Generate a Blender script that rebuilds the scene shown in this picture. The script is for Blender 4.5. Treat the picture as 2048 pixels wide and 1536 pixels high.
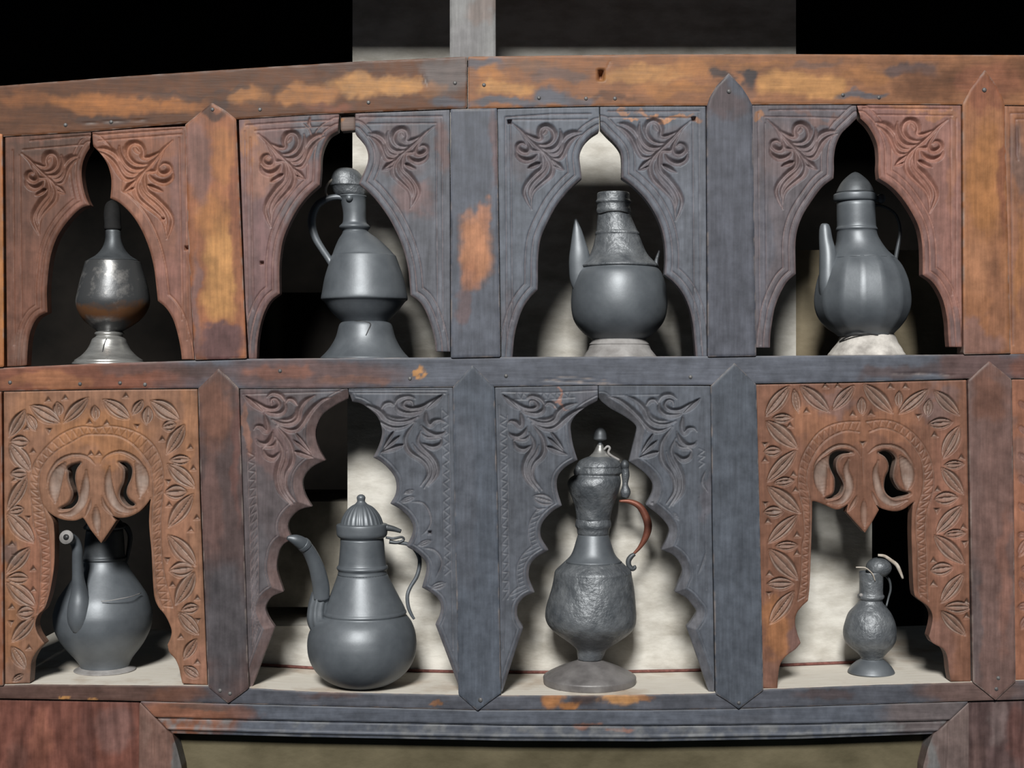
import bpy, math, random
import numpy as np
from mathutils import Vector

random.seed(4)
for o in list(bpy.data.objects):
    bpy.data.objects.remove(o)
scene = bpy.context.scene
COL = scene.collection

# ------------------------------------------------------------------ scale
S = 0.0005            # metres per unit of the front plane (one unit = half a millimetre)
F = 2800.0            # camera distance in the same units
CX, CY = 1024.0, 768.0

# ------------------------------------------------------------------ camera
cam_d = bpy.data.cameras.new('camera')
cam = bpy.data.objects.new('camera', cam_d)
COL.objects.link(cam)
cam.location = (0, -F * S, 0)
cam.rotation_euler = (math.pi / 2, 0, 0)
cam_d.sensor_width = 36.0
cam_d.lens = 36.0 * F / 2048.0
cam_d.clip_start = 0.01
scene.camera = cam

# ------------------------------------------------------------------ world
w = bpy.data.worlds.new('world')
scene.world = w
w.use_nodes = True
w.node_tree.nodes['Background'].inputs[0].default_value = (0.62, 0.80, 1.0, 1)
w.node_tree.nodes['Background'].inputs[1].default_value = 0.035

# ------------------------------------------------------------------ daylight from the window of the room
la = bpy.data.lights.new('window_daylight', 'AREA')
la.shape = 'RECTANGLE'
la.size = 1.3
la.size_y = 1.3
la.energy = 720
la.color = (1.0, 0.985, 0.95)
lo = bpy.data.objects.new('window_daylight', la)
COL.objects.link(lo)
lo.location = (-0.62, -5.8, 3.85)
d = Vector((0, 0.05, -0.02)) - lo.location
lo.rotation_euler = d.to_track_quat('-Z', 'Y').to_euler()

# ------------------------------------------------------------------ colour management
vs = scene.view_settings
vs.view_transform = 'Standard'
vs.look = 'None'
vs.gamma = 1.0
vs.use_curve_mapping = False
vs.exposure = 0.0

# ================================================================== helpers
def kd(dep):
    return 1.0 + dep / F

def W(px, py, dep=0.0):
    """point that stands dep units behind the front plane; px, py measured on the front view"""
    k = kd(dep)
    return ((px - CX) * S * k, dep * S, (CY - py) * S * k)

def zf(ox, oy, s):
    """measuring frame: origin and magnification -> front-view units"""
    def f(pts):
        return [(ox + p[0] / s, oy + p[1] / s) + tuple(p[2:]) for p in pts]
    return f

def cr(pts, n=6):
    """Catmull-Rom through points"""
    P = [np.array(p, float) for p in pts]
    if len(P) < 3:
        return [tuple(p) for p in P]
    P = [2 * P[0] - P[1]] + P + [2 * P[-1] - P[-2]]
    out = []
    for i in range(1, len(P) - 2):
        a, b, c, dd = P[i - 1], P[i], P[i + 1], P[i + 2]
        for k in range(n):
            t = k / n
            out.append(0.5 * ((2 * b) + (-a + c) * t + (2 * a - 5 * b + 4 * c - dd) * t * t + (-a + 3 * b - 3 * c + dd) * t ** 3))
    out.append(P[-2])
    return [tuple(p) for p in out]

def _hash(ix, iy, seed):
    h = (ix.astype(np.int64) * 374761393 + iy.astype(np.int64) * 668265263 + seed * 2147483647) & 0xffffffff
    h = ((h ^ (h >> 13)) * 1274126177) & 0xffffffff
    h = h ^ (h >> 16)
    return (h & 0xffff) / 65535.0

def vnoise(x, y, seed=0):
    ix = np.floor(x); iy = np.floor(y)
    fx = x - ix; fy = y - iy
    fx = fx * fx * (3 - 2 * fx); fy = fy * fy * (3 - 2 * fy)
    a = _hash(ix, iy, seed); b = _hash(ix + 1, iy, seed)
    c = _hash(ix, iy + 1, seed); dd = _hash(ix + 1, iy + 1, seed)
    return (a * (1 - fx) + b * fx) * (1 - fy) + (c * (1 - fx) + dd * fx) * fy

def fbm(x, y, seed=0, oct=4):
    v = 0; amp = 0.5; tot = 0
    for o in range(oct):
        v = v + amp * vnoise(x, y, seed + o * 17)
        tot += amp
        x = x * 2.03; y = y * 2.03; amp *= 0.5
    return v / tot

def sstep(a, b, x):
    t = np.clip((x - a) / (b - a), 0, 1)
    return t * t * (3 - 2 * t)

def poly_sd(px, py, polys):
    """signed distance (positive inside), polys = outline followed by holes"""
    inside = np.zeros(px.shape, bool)
    dist = np.full(px.shape, 1e9)
    for poly in polys:
        n = len(poly)
        for i in range(n):
            x0, y0 = poly[i][0], poly[i][1]
            x1, y1 = poly[(i + 1) % n][0], poly[(i + 1) % n][1]
            dx, dy = x1 - x0, y1 - y0
            L = dx * dx + dy * dy
            if L < 1e-9:
                continue
            t = np.clip(((px - x0) * dx + (py - y0) * dy) / L, 0, 1)
            dist = np.minimum(dist, (px - x0 - t * dx) ** 2 + (py - y0 - t * dy) ** 2)
            if y0 != y1:
                c = ((y0 > py) != (y1 > py)) & (px < (x1 - x0) * (py - y0) / (y1 - y0) + x0)
                inside ^= c
    dist = np.sqrt(dist)
    return np.where(inside, dist, -dist)

def line_d(px, py, pl):
    dist = np.full(px.shape, 1e9)
    for i in range(len(pl) - 1):
        x0, y0 = pl[i][0], pl[i][1]; x1, y1 = pl[i + 1][0], pl[i + 1][1]
        dx, dy = x1 - x0, y1 - y0
        L = dx * dx + dy * dy
        if L < 1e-9:
            continue
        t = np.clip(((px - x0) * dx + (py - y0) * dy) / L, 0, 1)
        dist = np.minimum(dist, (px - x0 - t * dx) ** 2 + (py - y0 - t * dy) ** 2)
    return np.sqrt(dist)

# ---- carving cuts: every cut returns a lowering (in units) of the face at the points
def cut_groove(px, py, h, pl, wd, dep, taper=True, shape='v'):
    pl = [(p[0], p[1]) for p in pl]
    seg = [math.dist(pl[i], pl[i + 1]) for i in range(len(pl) - 1)]
    tot = sum(seg) or 1
    acc = 0
    xs = [p[0] for p in pl]; ys = [p[1] for p in pl]
    m = np.nonzero((px > min(xs) - wd) & (px < max(xs) + wd) & (py > min(ys) - wd) & (py < max(ys) + wd))[0]
    if len(m) == 0:
        return
    X = px[m]; Y = py[m]
    best = np.zeros(len(m))
    for i in range(len(seg)):
        x0, y0 = pl[i]; x1, y1 = pl[i + 1]
        L = seg[i] ** 2
        if L < 1e-9:
            continue
        q = np.nonzero((X > min(x0, x1) - wd) & (X < max(x0, x1) + wd) & (Y > min(y0, y1) - wd) & (Y < max(y0, y1) + wd))[0]
        if len(q):
            t = np.clip(((X[q] - x0) * (x1 - x0) + (Y[q] - y0) * (y1 - y0)) / L, 0, 1)
            dd = np.hypot(X[q] - x0 - t * (x1 - x0), Y[q] - y0 - t * (y1 - y0))
            u = (acc + t * seg[i]) / tot
            ww = wd * (np.clip(np.sin(np.pi * np.clip(u, 0.03, 0.97)), 0, 1) ** 0.55 if taper else 1.0)
            v = np.clip(1 - dd / ww, 0, 1)
            if shape == 'u':
                v = np.sqrt(np.clip(1 - (1 - v) ** 2, 0, 1))
            best[q] = np.maximum(best[q], v * (ww / wd))
        acc += seg[i]
    h[m] = np.minimum(h[m], -dep * best)

def cut_lens(px, py, h, a, b, hw, dep, kind='leaf'):
    cx, cy = (a[0] + b[0]) / 2, (a[1] + b[1]) / 2
    L = math.dist(a, b) / 2
    ux, uy = (b[0] - a[0]) / (2 * L), (b[1] - a[1]) / (2 * L)
    R = L + hw
    m = np.nonzero((abs(px - cx) < R) & (abs(py - cy) < R))[0]
    u = ((px[m] - cx) * ux + (py[m] - cy) * uy) / L
    v = (-(px[m] - cx) * uy + (py[m] - cy) * ux)
    ok = abs(u) < 1
    ww = hw * (1 - u * u) + 1e-6
    s = np.clip(abs(v) / ww, 0, 1)
    if kind == 'leaf':
        f = np.where(s < 0.36, np.where(v < 0, 0.95, 0.45) * (1 - s / 0.36) * 1.0 + 0.0, 0)
        f = np.maximum(f, np.clip(1 - abs(s - 0.68) / 0.3, 0, 1) * 0.8)
        f = np.maximum(f, (1 - s) * 0.45)
    elif kind == 'v':
        f = 1 - s
    else:
        f = np.sqrt(np.clip(1 - s * s, 0, 1))
    val = -dep * f * np.sqrt(np.clip(1 - u * u, 0, 1))
    val = np.where(ok & (s < 1), val, 0)
    h[m] = np.minimum(h[m], val)

def cut_tri(px, py, h, c, r, ang, dep):
    m = np.nonzero((abs(px - c[0]) < r) & (abs(py - c[1]) < r))[0]
    dmin = np.full(len(m), 1e9)
    for k in range(3):
        a = ang + k * 2 * math.pi / 3
        dmin = np.minimum(dmin, r * 0.5 + (px[m] - c[0]) * math.cos(a) + (py[m] - c[1]) * math.sin(a))
    h[m] = np.minimum(h[m], -np.clip(dmin / (r * 0.5), 0, 1) * dep)

def cut_pit(px, py, h, c, rx, ry, dep):
    s = np.maximum(abs(px - c[0]) / rx, abs(py - c[1]) / ry)
    np.minimum(h, np.where(s < 1, -dep, np.where(s < 1.6, -dep * (1.6 - s) / 0.6, 0)), out=h)

# ---- marching-squares board: carved front face plus its cut edges
def board(name, polys, mat, parent, front, thick, step, hfun=None, cfun=None, bevel=1.5, back=True):
    xs_ = [p[0] for p in polys[0]]; ys_ = [p[1] for p in polys[0]]
    xs = np.arange(min(xs_) - step * 1.37, max(xs_) + 2 * step, step)
    ys = np.arange(min(ys_) - step * 1.37, max(ys_) + 2 * step, step)
    GX, GY = np.meshgrid(xs, ys)
    sd = poly_sd(GX.ravel(), GY.ravel(), polys).reshape(GX.shape)
    sd = np.where(abs(sd) < 0.02, 0.02, sd)
    ins = sd > 0
    ny, nx = sd.shape
    vid = np.full(sd.shape, -1, np.int64)
    n0 = int(ins.sum())
    vid[ins] = np.arange(n0)
    # crossings on horizontal and vertical grid edges
    hc = ins[:, :-1] != ins[:, 1:]
    vc = ins[:-1, :] != ins[1:, :]
    hid = np.full(hc.shape, -1, np.int64); nh = int(hc.sum()); hid[hc] = n0 + np.arange(nh)
    vid2 = np.full(vc.shape, -1, np.int64); nv = int(vc.sum()); vid2[vc] = n0 + nh + np.arange(nv)
    t = (sd[:, :-1] / (sd[:, :-1] - sd[:, 1:] + 1e-12))[hc]
    hx = GX[:, :-1][hc] + t * step; hy = GY[:, :-1][hc]
    t = (sd[:-1, :] / (sd[:-1, :] - sd[1:, :] + 1e-12))[vc]
    vx = GX[:-1, :][vc]; vy = GY[:-1, :][vc] + t * step
    PX = np.concatenate([GX[ins], hx, vx]); PY = np.concatenate([GY[ins], hy, vy])
    SD = np.concatenate([sd[ins], np.zeros(nh + nv)])
    H = np.zeros(len(PX))
    if bevel:
        H = -np.clip(bevel - SD, 0, bevel) * 0.7
    if hfun:
        hh = np.zeros(len(PX))
        hfun(PX, PY, hh)
        H = H + hh
    code = ins[:-1, :-1] * 1 + ins[:-1, 1:] * 2 + ins[1:, 1:] * 4 + ins[1:, :-1] * 8
    cor = [vid[:-1, :-1], vid[:-1, 1:], vid[1:, 1:], vid[1:, :-1]]
    edg = [hid[:-1, :], vid2[:, 1:], hid[1:, :], vid2[:, :-1]]
    loops = []; sizes = []; segs = []
    for c in range(1, 16):
        m = code == c
        if not m.any():
            continue
        seq = []
        for k in range(4):
            if c >> k & 1:
                seq.append(('c', k))
            if (c >> k & 1) != (c >> ((k + 1) % 4) & 1):
                seq.append(('e', k))
        arr = np.stack([(cor if a == 'c' else edg)[k][m] for a, k in seq], 1)
        loops.append(arr[:, ::-1].ravel()); sizes.append(np.full(len(arr), arr.shape[1]))
        for i in range(len(seq)):
            a, b = seq[i], seq[(i + 1) % len(seq)]
            if a[0] == 'e' and b[0] == 'e' and not (c >> ((a[1] + 1) % 4) & 1):
                segs.append(np.stack([edg[a[1]][m], edg[b[1]][m]], 1))
    segs = np.concatenate(segs)
    nP = len(PX)
    nb = nh + nv
    co = np.empty((nP + 2 * nb, 3))
    co[:nP, 0] = (PX - CX) * S; co[:nP, 1] = (front - H) * S; co[:nP, 2] = (CY - PY) * S
    co[nP:nP + nb] = co[n0:nP]
    co[nP + nb:] = co[n0:nP]
    co[nP + nb:, 1] = (front + thick) * S
    a = segs[:, 0] - n0 + nP; b = segs[:, 1] - n0 + nP
    wall = np.stack([a, b, b + nb, a + nb], 1)
    loops.append(wall.ravel()); sizes.append(np.full(len(wall), 4))
    nfront = sum(len(s) for s in sizes[:-1])
    lv = np.concatenate(loops).astype(np.int32); sz = np.concatenate(sizes).astype(np.int32)
    me = bpy.data.meshes.new(name)
    me.vertices.add(len(co)); me.vertices.foreach_set('co', co.ravel())
    me.loops.add(len(lv)); me.loops.foreach_set('vertex_index', lv)
    me.polygons.add(len(sz))
    st = np.concatenate([[0], np.cumsum(sz)[:-1]]).astype(np.int32)
    me.polygons.foreach_set('loop_start', st)
    me.polygons.foreach_set('loop_total', sz)
    me.update(calc_edges=True)
    me.polygons.foreach_set('use_smooth', np.ones(len(sz), bool))
    if cfun is not None:
        c = cfun(PX, PY, H)
        ca = np.ones((len(co), 4)); ca[:nP, :3] = c
        ca[nP:nP + nb, :3] = c[n0:nP]; ca[nP + nb:, :3] = c[n0:nP]
        at = me.attributes.new('Col', 'FLOAT_COLOR', 'POINT')
        at.data.foreach_set('color', ca.ravel().astype(np.float32))
    me.validate()
    o = bpy.data.objects.new(name, me)
    me.materials.append(mat)
    COL.objects.link(o)
    if parent:
        o.parent = parent
    return o

def mesh_obj(name, verts, faces, mat, parent=None, smooth=True):
    me = bpy.data.meshes.new(name)
    L = parent.matrix_basis.translation if parent else Vector((0, 0, 0))
    off = np.array(L) if parent else np.zeros(3)
    if parent and parent.parent:
        off = off + np.array(parent.parent.matrix_basis.translation)
    me.from_pydata([tuple(np.array(v) - off) for v in verts], [], faces)
    me.update()
    if smooth:
        me.polygons.foreach_set('use_smooth', np.ones(len(me.polygons), bool))
    me.materials.append(mat)
    o = bpy.data.objects.new(name, me)
    COL.objects.link(o)
    if parent:
        o.parent = parent
    return o

def tag(o, label=None, cat=None, group=None, kind=None):
    if label: o['label'] = label
    if cat: o['category'] = cat
    if group: o['group'] = group
    if kind: o['kind'] = kind
    return o

def empty(name, loc):
    o = bpy.data.objects.new(name, None)
    o.empty_display_size = 0.02
    o.location = loc
    COL.objects.link(o)
    return o

# ================================================================== materials
def nmat(name):
    m = bpy.data.materials.new(name)
    m.use_nodes = True
    nt = m.node_tree
    return m, nt, nt.nodes['Principled BSDF']

def add(nt, typ, **kw):
    n = nt.nodes.new(typ)
    for k, v in kw.items():
        setattr(n, k, v)
    return n

def mixc(nt, fac, a, b, blend='MIX'):
    n = add(nt, 'ShaderNodeMix', data_type='RGBA', blend_type=blend)
    for sock, v in ((n.inputs[0], fac), (n.inputs[6], a), (n.inputs[7], b)):
        if hasattr(v, 'is_output'):
            nt.links.new(v, sock)
        elif isinstance(v, (int, float)):
            sock.default_value = v
        else:
            sock.default_value = (v[0], v[1], v[2], 1)
    return n.outputs[2]

def noise(nt, scale, detail=4, rough=0.55, stretch=(1, 1, 1)):
    tc = add(nt, 'ShaderNodeTexCoord')
    mp = add(nt, 'ShaderNodeMapping')
    mp.inputs['Scale'].default_value = stretch
    nt.links.new(tc.outputs['Object'], mp.inputs[0])
    n = add(nt, 'ShaderNodeTexNoise')
    n.inputs['Scale'].default_value = scale
    n.inputs['Detail'].default_value = detail
    n.inputs['Roughness'].default_value = rough
    nt.links.new(mp.outputs[0], n.inputs['Vector'])
    return n.outputs['Fac']

def ramp(nt, src, p0, c0, p1, c1):
    r = add(nt, 'ShaderNodeValToRGB')
    r.color_ramp.elements[0].position = p0; r.color_ramp.elements[0].color = (*c0, 1)
    r.color_ramp.elements[1].position = p1; r.color_ramp.elements[1].color = (*c1, 1)
    nt.links.new(src, r.inputs[0])
    return r.outputs[0]

def bump(nt, p, src, dist, strength=0.6):
    b = add(nt, 'ShaderNodeBump')
    b.inputs['Strength'].default_value = strength
    b.inputs['Distance'].default_value = dist
    nt.links.new(src, b.inputs['Height'])
    nt.links.new(b.outputs[0], p.inputs['Normal'])

def wood_mat(name, axis):
    m, nt, p = nmat(name)
    at = add(nt, 'ShaderNodeAttribute', attribute_name='Col')
    st = (1, 14, 14) if axis == 'X' else (14, 14, 1)
    g = noise(nt, 26, 6, 0.65, st)
    g2 = noise(nt, 90, 4, 0.6)
    c = mixc(nt, 1.0, at.outputs['Color'], ramp(nt, g, 0.25, (0.78, 0.77, 0.77), 0.75, (1.18, 1.18, 1.18)), 'MULTIPLY')
    c = mixc(nt, 1.0, c, ramp(nt, g2, 0.3, (0.8, 0.8, 0.8), 0.7, (1.18, 1.18, 1.18)), 'MULTIPLY')
    nt.links.new(c, p.inputs['Base Color'])
    rr = ramp(nt, g2, 0.2, (0.42,) * 3, 0.8, (0.62,) * 3)
    nt.links.new(rr, p.inputs['Roughness'])
    p.inputs['Specular IOR Level'].default_value = 0.28
    bump(nt, p, g, 0.0005, 0.3)
    return m

WOOD_X = wood_mat('old_wood_grain_along', 'X')
WOOD_Z = wood_mat('old_wood_grain_up', 'Z')
WOOD_FIG = wood_mat('figured_wood', 'Z')
_nt = WOOD_FIG.node_tree
_p = _nt.nodes['Principled BSDF']
_wv = add(_nt, 'ShaderNodeTexWave', wave_type='RINGS', rings_direction='Y')
_wv.inputs['Scale'].default_value = 26
_wv.inputs['Distortion'].default_value = 9
_wv.inputs['Detail'].default_value = 3
_wv.inputs['Detail Scale'].default_value = 1.2
_tc = add(_nt, 'ShaderNodeTexCoord'); _mp = add(_nt, 'ShaderNodeMapping')
_mp.inputs['Scale'].default_value = (1, 1, 0.22)
_mp.inputs['Location'].default_value = (0.47, 0, 0.05)
_nt.links.new(_tc.outputs['Object'], _mp.inputs[0]); _nt.links.new(_mp.outputs[0], _wv.inputs['Vector'])
_src = _p.inputs['Base Color'].links[0].from_socket
_nt.links.new(mixc(_nt, 1.0, _src, ramp(_nt, _wv.outputs['Fac'], 0.0, (0.78, 0.76, 0.76), 0.7, (1.1, 1.1, 1.1)), 'MULTIPLY'), _p.inputs['Base Color'])

def plain(name, c0, c1, scale, rough, metal=0.0, spec=0.5, bd=0.0006, stretch=(1, 1, 1), det=5, p0=0.35, p1=0.65, bs=0.5):
    m, nt, p = nmat(name)
    g = noise(nt, scale, det, 0.6, stretch)
    nt.links.new(ramp(nt, g, p0, c0, p1, c1), p.inputs['Base Color'])
    p.inputs['Roughness'].default_value = rough
    p.inputs['Metallic'].default_value = metal
    p.inputs['Specular IOR Level'].default_value = spec
    if bd:
        bump(nt, p, noise(nt, scale * 1.7, 5, 0.6, stretch), bd, bs)
    return m

# ================================================================== colour of the timbers
BLUE = (0.074, 0.081, 0.100)  # sooty blue grey, its cool window sheen put into the colour
MAUVE = (0.150, 0.088, 0.082)
PINK = (0.235, 0.115, 0.090)
ORANGE = (0.30, 0.130, 0.045)
YEL = (0.40, 0.200, 0.072)
BROWN = (0.095, 0.038, 0.017)
RED = (0.165, 0.060, 0.034)
DARK = (0.050, 0.028, 0.022)
RUST = (0.212, 0.108, 0.066)
DKMAUVE = (0.075, 0.050, 0.048)
PALE = (0.34, 0.285, 0.25)

def cfield(base, blobs=(), carve=None, dust=None, seed=0, warp=26.0, streak='X', wear=None):
    """base colour with worn, sooted and sheen blue patches (cx, cy, rx, ry, colour, strength); carve = colour bared by the chisel"""
    def f(px, py, h):
        wx = (fbm(px / 55, py / 55, seed + 3) - 0.5) * 2 * warp + (fbm(px / 14, py / 14, seed + 5) - 0.5) * 18
        wy = (fbm(px / 55, py / 55, seed + 8) - 0.5) * 2 * warp + (fbm(px / 14, py / 14, seed + 9) - 0.5) * 18
        if streak == 'X':
            wx *= 1.7; wy *= 0.7
        else:
            wx *= 0.7; wy *= 1.7
        c = np.empty((len(px), 3)); c[:] = base
        for (bx, by, rx, ry, col, st) in blobs:
            q = np.sqrt(((px + wx - bx) / rx) ** 2 + ((py + wy - by) / ry) ** 2)
            a = (1 - sstep(0.55, 1.15, q)) * st
            c = c * (1 - a[:, None]) + np.array(col) * a[:, None]
        cool = np.clip((c[:, 2] - c[:, 0]) / (c[:, 2] + 1e-6) * 4, 0, 1)
        c = c * (1 + 0.16 * cool)[:, None]  # cool tones lifted, more of the sheen put into the colour
        tone = 1 + 0.34 * (fbm(px / 38, py / 38, seed + 51, 5) - 0.5) * 2 * 0.8
        if streak == 'X':
            tone = tone * (1 + 0.22 * (fbm(px / 90, py / 7, seed + 57, 3) - 0.5) * 2)
        else:
            tone = tone * (1 + 0.22 * (fbm(px / 7, py / 90, seed + 57, 3) - 0.5) * 2)
        c = c * tone[:, None]
        if wear is not None:
            a = sstep(0.25, 1.3, -h) * sstep(0.35, 0.75, fbm(px / 18, py / 18, seed + 61)) * 0.75
            c = c * (1 - a[:, None]) + np.array(wear) * a[:, None]
        if carve is not None:
            a = sstep(0.5, 2.2, -h) * (0.25 + 0.6 * fbm(px / 22, py / 22, seed + 31))
            c = c * (1 - a[:, None]) + np.array(carve) * a[:, None]
        if dust is not None:
            a = sstep(2.4, 6.5, -h) * (0.05 + 0.6 * fbm(px / 16, py / 16, seed + 41))
            c = c * (1 - a[:, None]) + np.array(dust) * a[:, None]
        return c
    return f

# ================================================================== THE SETTING
PLASTER = plain('old_plaster', (0.38, 0.355, 0.31), (0.64, 0.62, 0.57), 22, 0.9, 0, 0.2, 0.002, (1, 1, 2.2), 7, 0.3, 0.62)
DIMPLASTER = plain('dim_plaster', (0.13, 0.12, 0.10), (0.27, 0.25, 0.21), 20, 0.9, 0, 0.2, 0.002)  # darker plaster, dimness of the deeper block put into its colour
NEARBLACK = plain('near_black', (0.006, 0.0055, 0.005), (0.013, 0.011, 0.0095), 9, 0.95, 0, 0.1, 0.002)  # near black: shade of the dark space behind the shelf put into the colour
CLAY = plain('clay_plaster', (0.20, 0.165, 0.11), (0.30, 0.255, 0.175), 16, 0.9, 0, 0.2, 0.0025, (1, 1, 1.6), 7)

KHAKI = plain('khaki_clay', (0.075, 0.064, 0.038), (0.135, 0.115, 0.072), 14, 0.9, 0, 0.15, 0.003, (1, 1, 1.6), 7)
def slab(name, x0, x1, y0, y1, d0, d1, mat, parent=None, nx=1):
    """box: front seen from x0..x1, y0..y1 at depth d0, running back straight to d1"""
    k = kd(d0)
    X0, X1 = (x0 - CX) * S * k, (x1 - CX) * S * k
    Z0, Z1 = (CY - y1) * S * k, (CY - y0) * S * k
    a, b = d0 * S, d1 * S
    v = [(X0, a, Z0), (X1, a, Z0), (X1, a, Z1), (X0, a, Z1), (X0, b, Z0), (X1, b, Z0), (X1, b, Z1), (X0, b, Z1)]
    f = [(0, 1, 2, 3), (5, 4, 7, 6), (4, 0, 3, 7), (1, 5, 6, 2), (3, 2, 6, 7), (4, 5, 1, 0)]
    return mesh_obj(name, v, f, mat, parent, smooth=False)

WALLD = 218.0
def struct(o, label=None, cat=None):
    o['kind'] = 'structure'
    if label: o['label'] = label
    if cat: o['category'] = cat
    return o

UPD = 330.0
struct(slab('wall_back', 705, 1592, -500, 722, UPD, 800, PLASTER), 'pale plaster pier behind the upper niches', 'wall')
struct(slab('wall_back', 695, 1592, 742, 1345, WALLD, 640, PLASTER), 'pale plaster behind the two middle lower niches', 'wall')
struct(slab('wall_back', 1592, 1925, 500, 722, UPD + 2, 800, CLAY), 'brownish plaster behind the upper right niche', 'wall')
struct(slab('wall_back', 1592, 1744, 740, 1345, WALLD + 1, 640, PLASTER), 'pale plaster behind the small jug in the lower right niche', 'wall')
struct(slab('wall_back', 470, 702, 1252, 1347, WALLD + 6, 640, PLASTER), 'low plaster ledge behind the melon lidded coffee pot', 'wall')
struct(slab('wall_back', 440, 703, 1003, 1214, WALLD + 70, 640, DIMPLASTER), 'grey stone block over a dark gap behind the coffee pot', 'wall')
struct(slab('wall_back', 440, 702, 585, 722, UPD + 20, 640, NEARBLACK), 'very dark masonry behind the second upper niche', 'wall')
struct(slab('wall_far', -600, 2700, -900, 1900, 1500, 1560, NEARBLACK), 'far wall of the dark space behind the shelf, its shade coloured near black', 'wall')
struct(slab('wall_lower', 250, 2000, 1440, 1800, 50, 140, KHAKI), 'khaki clay plaster inside the opening under the shelf', 'wall')
struct(slab('ceiling', -600, 2700, -560, -540, 30, 1500, NEARBLACK), 'dark ceiling above the shelf', 'ceiling')

# ================================================================== THE CARVED SHELF FRONT
shelf = empty('carved_niche_shelf', W(1024, 1420, 0))
tag(shelf, 'built-in wooden shelf front with eight carved arched niches in two rows', 'shelf')

def part(name, polys, front, thick, step, mat, cfun, hfun=None, bevel=1.5, label=None):
    o = board(name, polys, mat, None, front, thick, step, hfun, cfun, bevel)
    # keep the geometry where it is while the shelf carries it
    o.data.transform(__import__('mathutils').Matrix.Translation(-Vector(shelf.location)))
    o.parent = shelf
    if label: o['label'] = label
    return o

NAIL = plain('nail_iron', (0.07, 0.07, 0.075), (0.17, 0.165, 0.16), 200, 0.55, 0.3, 0.5, 0)
def nails(owner, pts, front=0.0, r=4.2):
    for (x, y) in pts:
        vs_, fs = [], []
        n = 10
        for j, (rr, hh) in enumerate(((1.0, 0.0), (0.85, 0.35), (0.45, 0.55))):
            for i in range(n):
                a = 2 * math.pi * i / n
                vs_.append(np.array(W(x + r * rr * math.cos(a), y + r * rr * math.sin(a), 0)) + np.array((0, (front - hh * r + 0.3) * S, 0)))
        for j in range(2):
            for i in range(n):
                fs.append((j * n + i, (j + 1) * n + i, (j + 1) * n + (i + 1) % n, j * n + (i + 1) % n))
        fs.append(tuple(range(2 * n, 3 * n))[::-1])
        o = mesh_obj('nail', [v - np.array(shelf.location) for v in vs_], fs, NAIL)
        o.parent = owner

def ladder(top, bot):
    return top + bot[::-1]

# ---- rails
rt_top = [(-90, 178), (0, 171.5), (250, 152.5), (500, 136), (720, 122.5), (934, 113)]
rt_bot = [(-90, 281), (10, 273), (180, 263), (360, 247), (480, 238), (600, 230), (760, 223), (934, 216)]
def holes1(px, py, h):
    cut_groove(px, py, h, [(845, 140), (852, 165), (857, 178)], 3, 2)
    cut_groove(px, py, h, [(130, 250), (240, 243), (330, 238)], 2, 1.5)
RTL = part('top_rail', [ladder(rt_top, rt_bot)], 0, 40, 3, WOOD_X, cfield(BROWN, [
    (240, 205, 170, 22, (0.30, 0.115, 0.034), 0.8), (60, 200, 60, 20, (0.20, 0.075, 0.025), 0.7), (330, 190, 70, 10, DARK, 0.7),
    (500, 195, 50, 26, ORANGE, 0.85), (610, 185, 60, 28, ORANGE, 0.9), (720, 170, 70, 28, YEL, 0.85), (800, 165, 45, 24, YEL, 0.9),
    (460, 180, 40, 8, DARK, 0.7), (560, 175, 30, 10, DARK, 0.6), (890, 150, 60, 40, (0.12, 0.11, 0.11), 0.75), (905, 200, 50, 14, BLUE, 0.8),
    (430, 214, 30, 18, DARK, 0.8), (210, 235, 90, 10, DARK, 0.75), (660, 212, 60, 10, RED, 0.7), (520, 212, 30, 12, DARK, 0.6),
    (860, 175, 40, 20, ORANGE, 0.5), (680, 135, 100, 8, DARK, 0.5)], seed=2, wear=(0.26, 0.22, 0.20)), holes1,
    label='left length of the top rail, brown with bare orange patches')
rr_top = [(936, 113), (1024, 112), (1300, 108.5), (1560, 108), (2048, 110), (2140, 111)]
rr_bot = [(936, 217), (1024, 215.5), (1180, 212), (1410, 211), (1505, 209), (1720, 208), (1905, 209), (2010, 210), (2140, 212)]
def holes2(px, py, h):
    cut_pit(px, py, h, (1202, 150), 4, 7, 22)
    cut_groove(px, py, h, [(1223, 118), (1212, 142)], 2, 1.5)
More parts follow.
